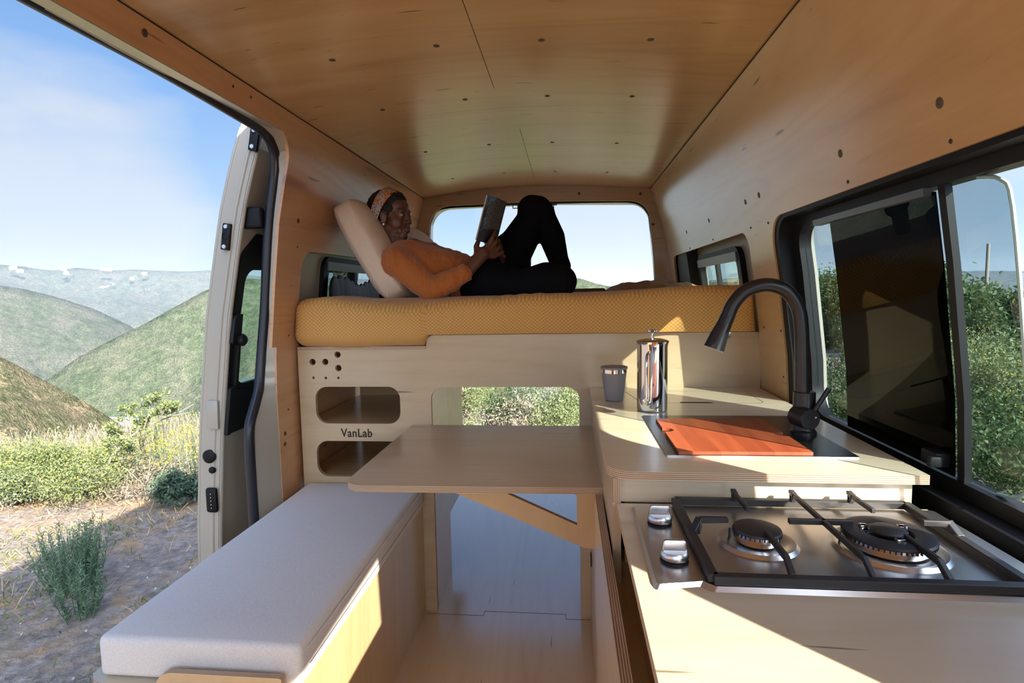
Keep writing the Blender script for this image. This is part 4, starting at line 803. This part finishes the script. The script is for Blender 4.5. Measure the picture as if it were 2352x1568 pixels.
# book
A0, A1 = at(1120, 447, 2.36), at(1094, 552, 2.36); B0, B1 = at(1161, 476, 2.44), at(1140, 556, 2.44)
upb = (A0-A1).normalized(); acr = ((B0+B1)/2-(A0+A1)/2); acr = (acr-upb*acr.dot(upb)).normalized(); nb_ = acr.cross(upb).normalized()
ba = thing('book', 'open paperback with a black and blue back cover held in the woman\'s hands', 'book', A1)
H = (A0-A1).length; Wb = .13
def slab(w0, w1, off0, off1, bend, h0=0, h1=1, base=A1, dirv=acr, nv=nb_, mats=None, name='cover'):
    b = bmesh.new(); n = 10; L1 = []; 
    for i in range(n+1):
        t_ = i/n; w = w0+(w1-w0)*t_; bd_ = bend*math.sin(PI*t_)
        L1.append([b.verts.new(base+dirv*w+upb*(H*hh)+nv*(o_+bd_)) for hh, o_ in ((h0, off0), (h1, off0), (h1, off1), (h0, off1))])
    for a_, c_ in zip(L1, L1[1:]):
        for k in range(4): b.faces.new((a_[k], a_[(k+1) % 4], c_[(k+1) % 4], c_[k]))
    b.faces.new(L1[0][::-1]); b.faces.new(L1[-1]); bmesh.ops.recalc_face_normals(b, faces=b.faces); return obj(name, b, mats, ba)
t = M['cover']
bw = (((B0+B1)/2-(A0+A1)/2)).length
slab(0, bw, 0, .0012, .010, mats=M['cover']); slab(.001, bw, -.010, -.0002, .010, .008, .992, mats=M['paper'], name='pages')
d2 = (Vector((-.55, .83, 0))-upb*Vector((-.55, .83, 0)).dot(upb)).normalized(); n2 = d2.cross(upb).normalized(); bs_ = A1+acr*bw
slab(0, .115, 0, .0012, .006, base=bs_, dirv=d2, nv=n2, mats=M['cover']); slab(.0, .113, -.008, -.0002, .006, .008, .992, base=bs_, dirv=d2, nv=n2, mats=M['paper'], name='pages')

# ---------------------------------------------------------------- outside: ground, hills
ZG = -.70
def gh(x, y):
    """ground height around the van"""
    d = math.hypot(x, y); far = max(0, (-x*.60+y*.72)-7.0)
    z = ZG+.05*noise.noise(Vector((x*.5, y*.5, 0)))+.02*noise.noise(Vector((x*2.2, y*2.2, 5)))
    if far > 0: z -= .055*far**1.6 if far < 16 else .055*16**1.6+(far-16)*.4
    if x > 6: z += .0
    return z
bm = bmesh.new(); gx = [-60+i*.6 for i in range(150)]; gy = [-25+i*.7 for i in range(110)]; gv = [[bm.verts.new((x, y, gh(x, y))) for y in gy] for x in gx]
for i in range(len(gx)-1):
    for j in range(len(gy)-1): bm.faces.new((gv[i][j], gv[i+1][j], gv[i+1][j+1], gv[i][j+1]))
struct('ground', bm, M['dirt'])
def ridge(name, mat, dist, crest, depth, drop, amp, freq, nu=150, nv=46, seed=0, back=.25):
    """crest: (px,py) skyline points in the photo's frame, read here as bearing and elevation angle; the hill is built at its own distance"""
    pts = []
    for px, py in crest:
        d = ray(px, py); pts.append((math.atan2(d.x, d.y), d.z/math.hypot(d.x, d.y)))
    a0, a1 = pts[0][0], pts[-1][0]; bm = bmesh.new(); rows = []
    for i in range(nu+1):
        az = a0+(a1-a0)*i/nu; el = interp(az, pts); col = []
        for j in range(-4, nv+1):
            t_ = j/nv; dd = dist*(1-depth*t_); x, y = dd*math.sin(az), dd*math.cos(az)
            z = CAM.z+el*dist-(drop*max(t_, 0)**.9) + (t_*drop*1.5 if t_ < 0 else 0)
            w = min(1, max(0, t_)*5+.12); gul = noise.hetero_terrain(Vector((x*freq, y*freq, seed)), 1.0, 2.2, 5, .6) if 0 else noise.fractal(Vector((x*freq, y*freq, seed)), .9, 2.1, 5)
            z += amp*gul*w; col.append(bm.verts.new((x, y, z)))
        rows.append(col)
    for a_, b_ in zip(rows, rows[1:]):
        for k in range(len(a_)-1): bm.faces.new((a_[k], b_[k], b_[k+1], a_[k+1]))
    bmesh.ops.recalc_face_normals(bm, faces=bm.faces)
    if bm.faces[0].normal.z < 0: bmesh.ops.reverse_faces(bm, faces=bm.faces)
    return struct(name, bm, mat, angle=180)
ridge('far_ridge', M['hill_far'], 1500, [(-2500, 590), (-400, 600), (0, 609), (60, 612), (110, 620), (180, 616), (240, 621), (300, 618), (340, 622), (400, 629), (480, 625), (600, 632), (900, 640), (1200, 645), (1330, 636), (1400, 655), (1500, 654), (1700, 640), (2300, 620), (5000, 600)], .62, 420, 60, .004, nu=260, seed=1)
ridge('middle_hill', M['hill_mid'], 700, [(-2500, 560), (-300, 600), (0, 655), (60, 666), (140, 688), (215, 712), (290, 742), (330, 765), (420, 850), (700, 900)], .6, 260, 26, .01, seed=2)
ridge('green_hill', M['hill_green'], 380, [(60, 905), (115, 870), (180, 822), (250, 785), (330, 745), (400, 704), (480, 664), (560, 640), (700, 650), (1000, 690), (1300, 700)], .62, 150, 12, .018, seed=3)
ridge('rear_hill', M['hill_green'], 300, [(1000, 680), (1200, 668), (1300, 640), (1330, 637), (1370, 650), (1420, 660), (1500, 655), (1600, 650), (2200, 640)], .6, 90, 8, .02, nu=90, seed=8)
ridge('dry_hillside', M['hill_dry'], 62, [(-1500, 700), (-300, 760), (0, 818), (40, 838), (80, 862), (130, 888), (180, 915), (235, 948), (290, 985), (350, 1020)], .62, 14, 1.2, .12, seed=4)
ridge('brushy_rise', M['hill_brush'], 38, [(120, 1010), (200, 985), (300, 985), (370, 966), (430, 985), (480, 1005), (560, 1010), (800, 900), (1000, 840), (1340, 842), (1700, 850)], .55, 7, .7, .2, seed=5)
# a stretch of road in the valley
rd = bmesh.new(); rd.faces.new([rd.verts.new(p) for p in ((-50.9, 55.5, -11.5), (-47.0, 56.4, -11.5), (-42.5, 50.8, -11.5), (-47.9, 52.1, -11.5))]); bmesh.ops.recalc_face_normals(rd, faces=rd.faces)
if rd.faces[:][0].normal.z < 0: bmesh.ops.reverse_faces(rd, faces=rd.faces)
bmesh.ops.solidify(rd, geom=rd.faces[:], thickness=.2); struct('road', rd, M['asphalt'])
# houses on the far ridge
for i, (px, py, w, h) in enumerate(((30, 613, 14, 5), (46, 620, 10, 5), (146, 616, 8, 4), (152, 625, 8, 5), (237, 616, 8, 4), (250, 617, 8, 4), (332, 626, 9, 4), (303, 637, 7, 3))):
    p = CAM+ray(px, py).normalized()*1440; s = 1440/CF
    hs = thing('house', 'tiny pale house on the far ridge, '+['leftmost at the photo edge', 'second from the left edge', 'upper of the pair on the bare patch', 'lower of the pair on the bare patch', 'left of the middle pair on the skyline', 'right of the middle pair on the skyline', 'bright one below the tall dark tree', 'low one down the slope from the trees'][i], 'house', p, 'houses on the far ridge')
    obj('wall', box(p.x-w*s*.28, p.x+w*s*.28, p.y-4, p.y+4, p.z-5, p.z+h*s*.2), M['house'], hs); obj('roof', prism([(p.x-w*s*.30, p.z+h*s*.2), (p.x, p.z+h*s*.38), (p.x+w*s*.30, p.z+h*s*.2)], 'y', p.y-4.5, p.y+4.5), M['roof'], hs)

# ---------------------------------------------------------------- outside: plants
def quads(P, U, V):
    """P,U,V: (n,3) arrays -> verts, faces of n quads"""
    n = len(P); v = np.empty((n, 4, 3)); v[:, 0] = P-U-V; v[:, 1] = P+U-V; v[:, 2] = P+U+V; v[:, 3] = P-U+V
    return v.reshape(-1, 3), np.arange(4*n).reshape(-1, 4)
def qobj(name, parts, mats, parent=None, origin=(0, 0, 0), kind=None):
    V, F, MI, off = [], [], [], 0
    for i, (v, f) in enumerate(parts): V.append(v); F.append(f+off); MI += [i]*len(f); off += len(v)
    V = np.concatenate(V); F = np.concatenate(F); o0 = np.array(wloc(parent) if parent else origin)
    me = D.meshes.new(name); me.from_pydata((V-o0).tolist(), [], F.tolist()); me.polygons.foreach_set('material_index', MI)
    for m in mats: me.materials.append(m)
    o = D.objects.new(name, me); COL.objects.link(o)
    if parent: o.parent = parent
    else: o.location = o0
    if kind: o['kind'] = kind
    return o
def unit(n):
    a = rng.normal(size=(n, 3)); return a/np.linalg.norm(a, axis=1)[:, None]
def diamonds(P, U, V):
    n = len(P); v = np.empty((n, 4, 3)); v[:, 0] = P-U; v[:, 1] = P-V+U*.15; v[:, 2] = P+U; v[:, 3] = P+V+U*.15
    return v.reshape(-1, 3), np.arange(4*n).reshape(-1, 4)
def leaves(centers, radii, n, size, asp=.55, shellf=.5):
    c = np.array(centers, float); r = np.array(radii, float); idx = rng.choice(len(c), n, p=(r.prod(1)**.66)/sum(r.prod(1)**.66))
    d = unit(n); rad = (shellf+(1-shellf)*rng.random(n))[:, None]; P = c[idx]+d*r[idx]*rad*(1+.18*rng.normal(size=(n, 1)))
    U = unit(n); W = unit(n); V = np.cross(U, W); V /= np.linalg.norm(V, axis=1)[:, None]; s = (size*(.6+.8*rng.random(n)))[:, None]
    return diamonds(P, U*s*1.25, V*s*asp)
def blades(base, n, h, spread, w, lean=.5):
    """upright blades; base: (n,3)"""
    d = rng.normal(size=(n, 3))*np.array([lean, lean, 0]); d[:, 2] = 1; d /= np.linalg.norm(d, axis=1)[:, None]; hh = (h*(.45+.75*rng.random(n)))[:, None]
    U = unit(n); U[:, 2] = 0; U /= np.linalg.norm(U, axis=1)[:, None]; return quads(base+d*hh/2, U*w, d*hh/2)
def gp(px, py, zoff=0.0):
    d = ray(px, py); p = CAM.copy()
    for k in range(1, 4000):
        p = CAM+d*(k*.01/abs(d.y) if d.y else k*.01)
        if p.z < gh(p.x, p.y)+zoff: break
    return Vector((p.x, p.y, gh(p.x, p.y)))
def mustard(name, label, base, rx, ry, h, nst, group=None):
    b = Vector(base); t = thing(name, label, 'wildflower', b, group); st = bmesh.new(); FP, LP_ = [], []
    for i in range(nst):
        a = random.random()*2*PI; q = math.sqrt(random.random()); x, y = b.x+rx*q*.7*math.cos(a), b.y+ry*q*.7*math.sin(a); hh = h*(.5+.6*random.random()); lx, ly = random.uniform(-.18, .18)*hh, random.uniform(-.12, .12)*hh
        z0 = gh(x, y)-.02; tube([(x, y, z0), (x+lx*.4, y+ly*.4, z0+hh*.55), (x+lx, y+ly, z0+hh)], [.0035, .0025, .0012], 4, bm=st)
        for k in range(3+int(random.random()*4)):
            u = .45+.5*random.random(); p = Vector((x+lx*u, y+ly*u, z0+hh*u)); e_ = p+Vector((random.uniform(-.1, .1), random.uniform(-.1, .1), random.uniform(.04, .14)))*h; tube([p, e_], [.0018, .001], 3, bm=st)
            FP += [e_+Vector((random.gauss(0, .010), random.gauss(0, .010), random.gauss(0, .012))) for _ in range(4)]
        for k in range(10): u = random.random()*.55; LP_.append(Vector((x+lx*u+random.gauss(0, .02), y+ly*u+random.gauss(0, .02), z0+hh*u)))
    obj('stalks', st, M['leafgrey'], t, smooth=False)
    for nm, A_, sz, mt in (('flowers', FP, .0075, 'flower'), ('foliage', LP_, .022, 'leafgrey')):
        A_ = np.array([tuple(p) for p in A_]); U = unit(len(A_)); V = np.cross(U, unit(len(A_))); V /= np.linalg.norm(V, axis=1)[:, None]; qobj(nm, [diamonds(A_, U*sz, V*sz*(.9 if nm == 'flowers' else .35))], [M[mt]], t, kind='stuff')
    return t
def bush(name, label, cat, base, rx, ry, h, nclump, nleaf, leaf, mat, flowers=0, group=None, stems=5, fsize=.0075, shellf=.35):
    b = Vector(base); t = thing(name, label, cat, b, group); cs, rs = [], []
    for i in range(nclump):
        a = random.random()*2*PI; q = math.sqrt(random.random()); cz = b.z+h*(.25+.6*random.random()*(1-.4*q)); cs.append((b.x+rx*q*.75*math.cos(a), b.y+ry*q*.75*math.sin(a), cz)); k = .24+.22*random.random(); rs.append((rx*k, ry*k, h*k*.8))
    qobj('foliage', [leaves(cs, rs, nleaf, leaf, .5, shellf)], [M[mat]], t, kind='stuff')
    st = bmesh.new()
    for i in range(stems): c = cs[i % nclump]; tube([(b.x+random.uniform(-.05, .05), b.y, b.z-.03), ((b.x+c[0])/2, (b.y+c[1])/2, (b.z*1.2+c[2])/2.2), c], [.012, .008, .004], 6, bm=st)
    obj('stems', st, M['bark'], t)
    if flowers: qobj('flowers', [leaves([(c[0], c[1], c[2]+h*.12) for c in cs], [(r[0]*1.15, r[1]*1.15, r[2]*1.2) for r in rs], flowers, fsize, .9, .85)], [M['flower']], t, kind='stuff')
    return t
bush('flowering_bush', 'large leafy green bush with yellow flowers at the left edge of the photo', 'bush', gp(90, 1150), 1.0, .6, .66, 34, 26000, .011, 'leaf', 900)
bush('flowering_bush', 'second green bush with yellow flowers, right of the bush at the photo edge', 'bush', gp(215, 1118), .5, .4, .5, 16, 10000, .010, 'leaf', 340)
bush('low_shrub', 'pale grey-green shrub at the lower left edge, in front of the flowering bush', 'shrub', gp(18, 1165), .35, .25, .40, 12, 6000, .012, 'leafgrey')
bush('low_shrub', 'grey leafless-looking shrub between the flowering bush and the thistle', 'shrub', gp(300, 1135), .6, .35, .42, 16, 8000, .011, 'greygrass')
mustard('mustard_plant', 'loose mustard plant covered in yellow flowers beside the parked sliding door', gp(405, 1105), .75, .5, .75, 90)
mustard('mustard_plant', 'tall mustard plant with scattered yellow flowers behind the leaning shrub', gp(290, 1085), .7, .5, .65, 55)
bush('thistle', 'dark green thistle by the shadow edge next to the parked door', 'thistle', gp(415, 1165), .26, .2, .40, 16, 2600, .018, 'thistle')
# the leaning shrub with a bare pale stem
b0 = gp(212, 1130); yl = b0.y
ls = thing('leaning_shrub', 'leaning shrub with a bare pale stem and small round leaves, in front of the valley', 'shrub', b0)
sp_ = [b0, at(250, 1060, yl), at(290, 1010, yl+.05), at(345, 975, yl+.1), at(395, 955, yl+.15), at(445, 928, yl+.2)]
st = tube(sp_, [.022, .018, .014, .010, .007, .003], 8, sub=4)
for a, b_ in (((300, 1003), (290, 940)), ((330, 985), (345, 925)), ((360, 970), (385, 925)), ((270, 1035), (240, 985)), ((290, 1012), (262, 990)), ((240, 1072), (200, 1040)), ((250, 1060), (320, 1045)), ((395, 955), (440, 945))): tube([at(*a, yl+.05), at((a[0]+b_[0])/2+3, (a[1]+b_[1])/2, yl), at(*b_, yl)], [.009, .006, .002], 6, bm=st)
obj('stem', st, M['bark'], ls)
cl = [(at(*c, yl+.05)) for c in ((285, 935), (300, 950), (310, 930), (345, 925), (360, 915), (375, 930), (390, 925), (385, 945), (360, 950), (340, 960), (320, 975), (300, 990), (270, 1000), (258, 995), (330, 985), (400, 940), (285, 1010), (300, 1030))]
qobj('foliage', [leaves(cl+[at(x_+random.gauss(0, 13), y_+random.gauss(0, 11), yl+random.gauss(0, .08)) for x_, y_ in ((290, 945), (350, 930), (375, 935), (330, 970), (270, 1000), (255, 985), (300, 1010), (385, 925)) for _ in range(5)], [(.055, .055, .045)]*(len(cl)+40), 3400, .012, .75, .1)], [M['leaf']], ls, kind='stuff')
# rosemary-like plant in the van's shade
def spikes(name, label, base, n, h, rad):
    b = Vector(base); t = thing(name, label, 'plant', b); P = []; st = bmesh.new()
    for i in range(n):
        a = random.random()*2*PI; q = rad*math.sqrt(random.random()); x, y = b.x+q*math.cos(a), b.y+q*math.sin(a); hh = h*(.5+.6*random.random()); lx, ly = .25*q*math.cos(a)/rad*h, .25*q*math.sin(a)/rad*h
        top = (x+lx, y+ly, b.z+hh); tube([(x, y, b.z-.02), top], [.003, .0012], 5, bm=st)
        k = np.linspace(.05, 1, 46)[:, None]; P.append(np.array([[x, y, b.z]])+k*np.array([[lx, ly, hh]])+rng.normal(size=(46, 3))*.003)
    P = np.concatenate(P); m_ = len(P); U = unit(m_); U[:, 2] = abs(U[:, 2])*.8+.25; U /= np.linalg.norm(U, axis=1)[:, None]; V = np.cross(U, unit(m_)); V /= np.linalg.norm(V, axis=1)[:, None]
    qobj('needles', [quads(P+U*.014, U*.015, V*.0022)], [M['leafblue']], t, kind='stuff'); obj('stems', st, M['leafblue'], t); return t
spikes('needle_plant', 'tall bushy needle-leaved plant crossing the shadow edge on the ground', gp(175, 1352), 85, .42, .15)
spikes('needle_plant', 'small needle-leaved plant nearest the bench, in the van shadow', gp(188, 1420), 22, .32, .07)
# low growth: uncountable
def scatter(region, n, dens=None):
    out = []
    while len(out) < n:
        x = random.uniform(region[0], region[1]); y = random.uniform(region[2], region[3])
        if dens and random.random() > dens(x, y): continue
        out.append((x, y, gh(x, y)))
    return np.array(out)
patch = lambda f, th, s: (lambda x, y: 1.0 if noise.noise(Vector((x*f, y*f, s))) > th else .06)
bs1 = scatter((-9, -1.6, 1.5, 9), 9000, patch(1.1, .12, 3)); o = qobj('low_grass', [blades(bs1, len(bs1), .05, 0, .004, .9)], [M['grass']], kind='stuff'); tag(o, 'short green weeds creeping over the dirt beside the van', 'grass')
bs2 = scatter((-9, -2.6, 2.5, 10), 11000, lambda x, y: min(1, max(.04, (math.hypot(x, y)-4.2)*.35))*(1 if noise.noise(Vector((x*.9, y*.9, 8))) > -.1 else .25)); o = qobj('dry_grass', [blades(bs2, len(bs2), .11, 0, .0035, 1.0)], [M['straw']], kind='stuff'); tag(o, 'dry straw-coloured grass along the foot of the bushes', 'grass')
bs3 = scatter((-10, -4, 4.8, 11), 3500); o = qobj('tall_dry_stems', [blades(bs3, len(bs3), .42, 0, .0035, .35)], [M['greygrass']], kind='stuff'); tag(o, 'pale tall dry stems standing among the bushes', 'grass')
bs4 = scatter((-8, -1.4, 1.2, 8), 1800); q = quads(bs4+np.array([0, 0, .006]), unit(1800)*.007, unit(1800)*.006); o = qobj('gravel', [q], [M['stone']], kind='stuff'); tag(o, 'small pale pebbles and chips strewn on the dirt', 'gravel')
# brush behind the van and shrubs down the slope
ORD = ['leftmost', 'second from the left', 'third from the left', 'fourth from the left', 'fifth from the left', 'rightmost']
for r_, row in enumerate(('nearest', 'second', 'third', 'farthest')):
    for c_ in range(6):
        y = 7.4+1.5*r_+random.uniform(-.3, .3); x = (-2.9+c_*.72)*(y/7.4)*.86+random.uniform(-.15, .15); g_ = ['leafgrey', 'leaf', 'leafdark', 'greygrass', 'leaf'][(r_*2+c_) % 5]
        bush('slope_shrub', '%s bush, %s row through the leg opening, %s' % ({'leafgrey': 'grey-green', 'leaf': 'light green', 'leafdark': 'dark green', 'greygrass': 'dry pale'}[g_], row, ORD[c_]), 'shrub', (x, y, gh(x, y)-.1), .62, .55, .65+.1*r_+.3*random.random(), 12, 4800, .016, g_, 0, 'scrub behind the van', 2)
ORDN = ['first', 'second', 'third', 'fourth', 'fifth', 'sixth', 'seventh', 'eighth', 'ninth', 'tenth', 'eleventh', 'twelfth', 'thirteenth', 'fourteenth', 'fifteenth', 'sixteenth']
for i in range(16):
    px = 10+28*i+random.uniform(-9, 9); x_, y_ = None, None; d = ray(px, 900); y = random.uniform(12, 24); x = d.x/d.y*y; z = gh(x, y)
    bush('slope_shrub', ['grey-green', 'pale dry', 'light green'][i % 3]+' bush down the valley slope, %s from the left photo edge' % ORDN[i], 'shrub', (x, y, z), .9, .9, .9+.4*random.random(), 12, 4000, .024, ['leafgrey', 'greygrass', 'leaf'][i % 3], 40 if i % 3 == 2 else 0, 'scrub below the parking spot', 2)
# trees to the right of the van
def tree(base, h, r, label, n=22000):
    b = Vector(base); t = thing('tree', label, 'tree', b, 'dark trees beyond the kitchen window'); cs, rs = [], []
    for i in range(22):
        a = random.random()*2*PI; q = r*math.sqrt(random.random())*.8; cs.append((b.x+q*math.cos(a), b.y+q*math.sin(a), b.z+h*(.18+.72*random.random()*(1-.35*q/r)))); k = .32+.2*random.random(); rs.append((r*k, r*k, r*k*.8))
    qobj('foliage', [leaves(cs, rs, n, .065, .6, .5)], [M['leafdark']], t, kind='stuff'); st = bmesh.new(); tube([b-Vector((0, 0, .3)), b+Vector((.1, 0, h*.5)), b+Vector((0, .1, h*.8))], [.16, .11, .04], 8, bm=st)
    for c in cs[:6]: tube([b+Vector((.05, 0, h*.35)), c], [.06, .02], 6, bm=st)
    obj('trunk', st, M['bark'], t)
TL = ['first dark tree seen through the rear end of the kitchen window', 'dark tree behind the privacy pane, nearest its rear edge', 'dark tree in the middle of the privacy pane', 'dark tree left of the utility pole', 'dark tree right of the utility pole', 'dark tree at the right photo edge', 'low dark tree below the skyline at the rear end of the window', 'tree seen past the front end of the window']
for i, (x, y, h, r) in enumerate(((13.5, 31, 4.4, 2.9), (12.5, 25, 4.0, 2.6), (12, 20, 3.5, 2.3), (12, 16.0, 2.9, 1.9), (13, 12.3, 3.2, 2.0), (13, 8.6, 3.0, 2.0), (10.5, 37, 4.0, 2.8), (14, 4.6, 3.2, 2.2))): tree((x, y, gh(x, y)-.6), h, r, TL[i])
for i, (x, y) in enumerate(((5.2, 8.4), (5.6, 6.9), (6.4, 5.6), (7.0, 10.5))): mustard('mustard_plant', ['mustard plant seen low in the rear part of the kitchen window', 'mustard plant at the foot of the tinted pane', 'mustard plant just outside the right photo edge window', 'mustard plant under the dark trees'][i], (x, y, gh(x, y)-.1), .7, .7, 1.3, 70)
nb2 = 0
for x, y, h in ((4.3, 5.6, .9), (4.6, 6.7, 1.1), (4.4, 7.9, 1.1), (4.7, 9.2, 1.2), (5.6, 6.2, 1.2), (5.8, 8.4, 1.4), (5.4, 10.8, 1.4), (6.6, 7.4, 1.5), (7.0, 9.8, 1.6), (6.6, 12.6, 1.6)):
    bush('scrub_bush', ('leafy bush outside the kitchen window, %s counted outward from the van' % ['first', 'second', 'third', 'fourth', 'fifth', 'sixth', 'seventh', 'eighth', 'ninth', 'tenth'][nb2]), 'bush', (x, y, gh(x, y)-.12), .85, .85, h, 14, 6500, .022, ('leafdark', 'leafdark', 'leaf')[nb2 % 3] if nb2 != 2 else 'leafdark', 0, 'scrub outside the kitchen window', 3); nb2 += 1
for i, (x, y, h) in enumerate(((8.6, 7.6, 1.5), (9.0, 9.6, 1.6), (9.2, 11.8, 1.5), (9.4, 14.0, 1.7), (9.6, 16.5, 1.7), (9.8, 19.5, 1.8), (10, 23, 1.8), (9.4, 27, 1.9), (8.4, 6.0, 1.3))):
    bush('hedge_shrub', ('dark shrub under the trees, %s from the right photo edge' % ['second', 'third', 'fourth', 'fifth', 'sixth', 'seventh', 'eighth', 'ninth', 'first'][i]), 'shrub', (x, y, gh(x, y)-.15), 1.2, 1.2, h, 14, 7000, .04, 'leafdark', 0, 'dark shrubs under the trees', 3)
p = atx(2265, 660, 14.0); pl = tube([(p.x, p.y, ZG-.2), (p.x, p.y, atx(2265, 560, 14).z)], .05, 10)
o = obj('utility_pole', pl, M['bark'], origin=(p.x, p.y, ZG)); tag(o, 'wooden utility pole rising above the trees outside the kitchen window', 'utility pole')

# ---------------------------------------------------------------- haze over the valley
hz = D.materials.new('valley_haze'); hz.use_nodes = True; hn = hz.node_tree.nodes; hn.clear(); ho = hn.new('ShaderNodeOutputMaterial'); vs = hn.new('ShaderNodeVolumeScatter')
vs.inputs['Color'].default_value = (.62, .78, 1, 1); vs.inputs['Density'].default_value = .00024; hz.node_tree.links.new(vs.outputs[0], ho.inputs['Volume'])
o = obj('haze', box(-2300, 2600, 110, 1750, -500, 64), hz, smooth=False); o['kind'] = 'stuff'; tag(o, 'pale blue haze hanging over the distant hills', 'haze')
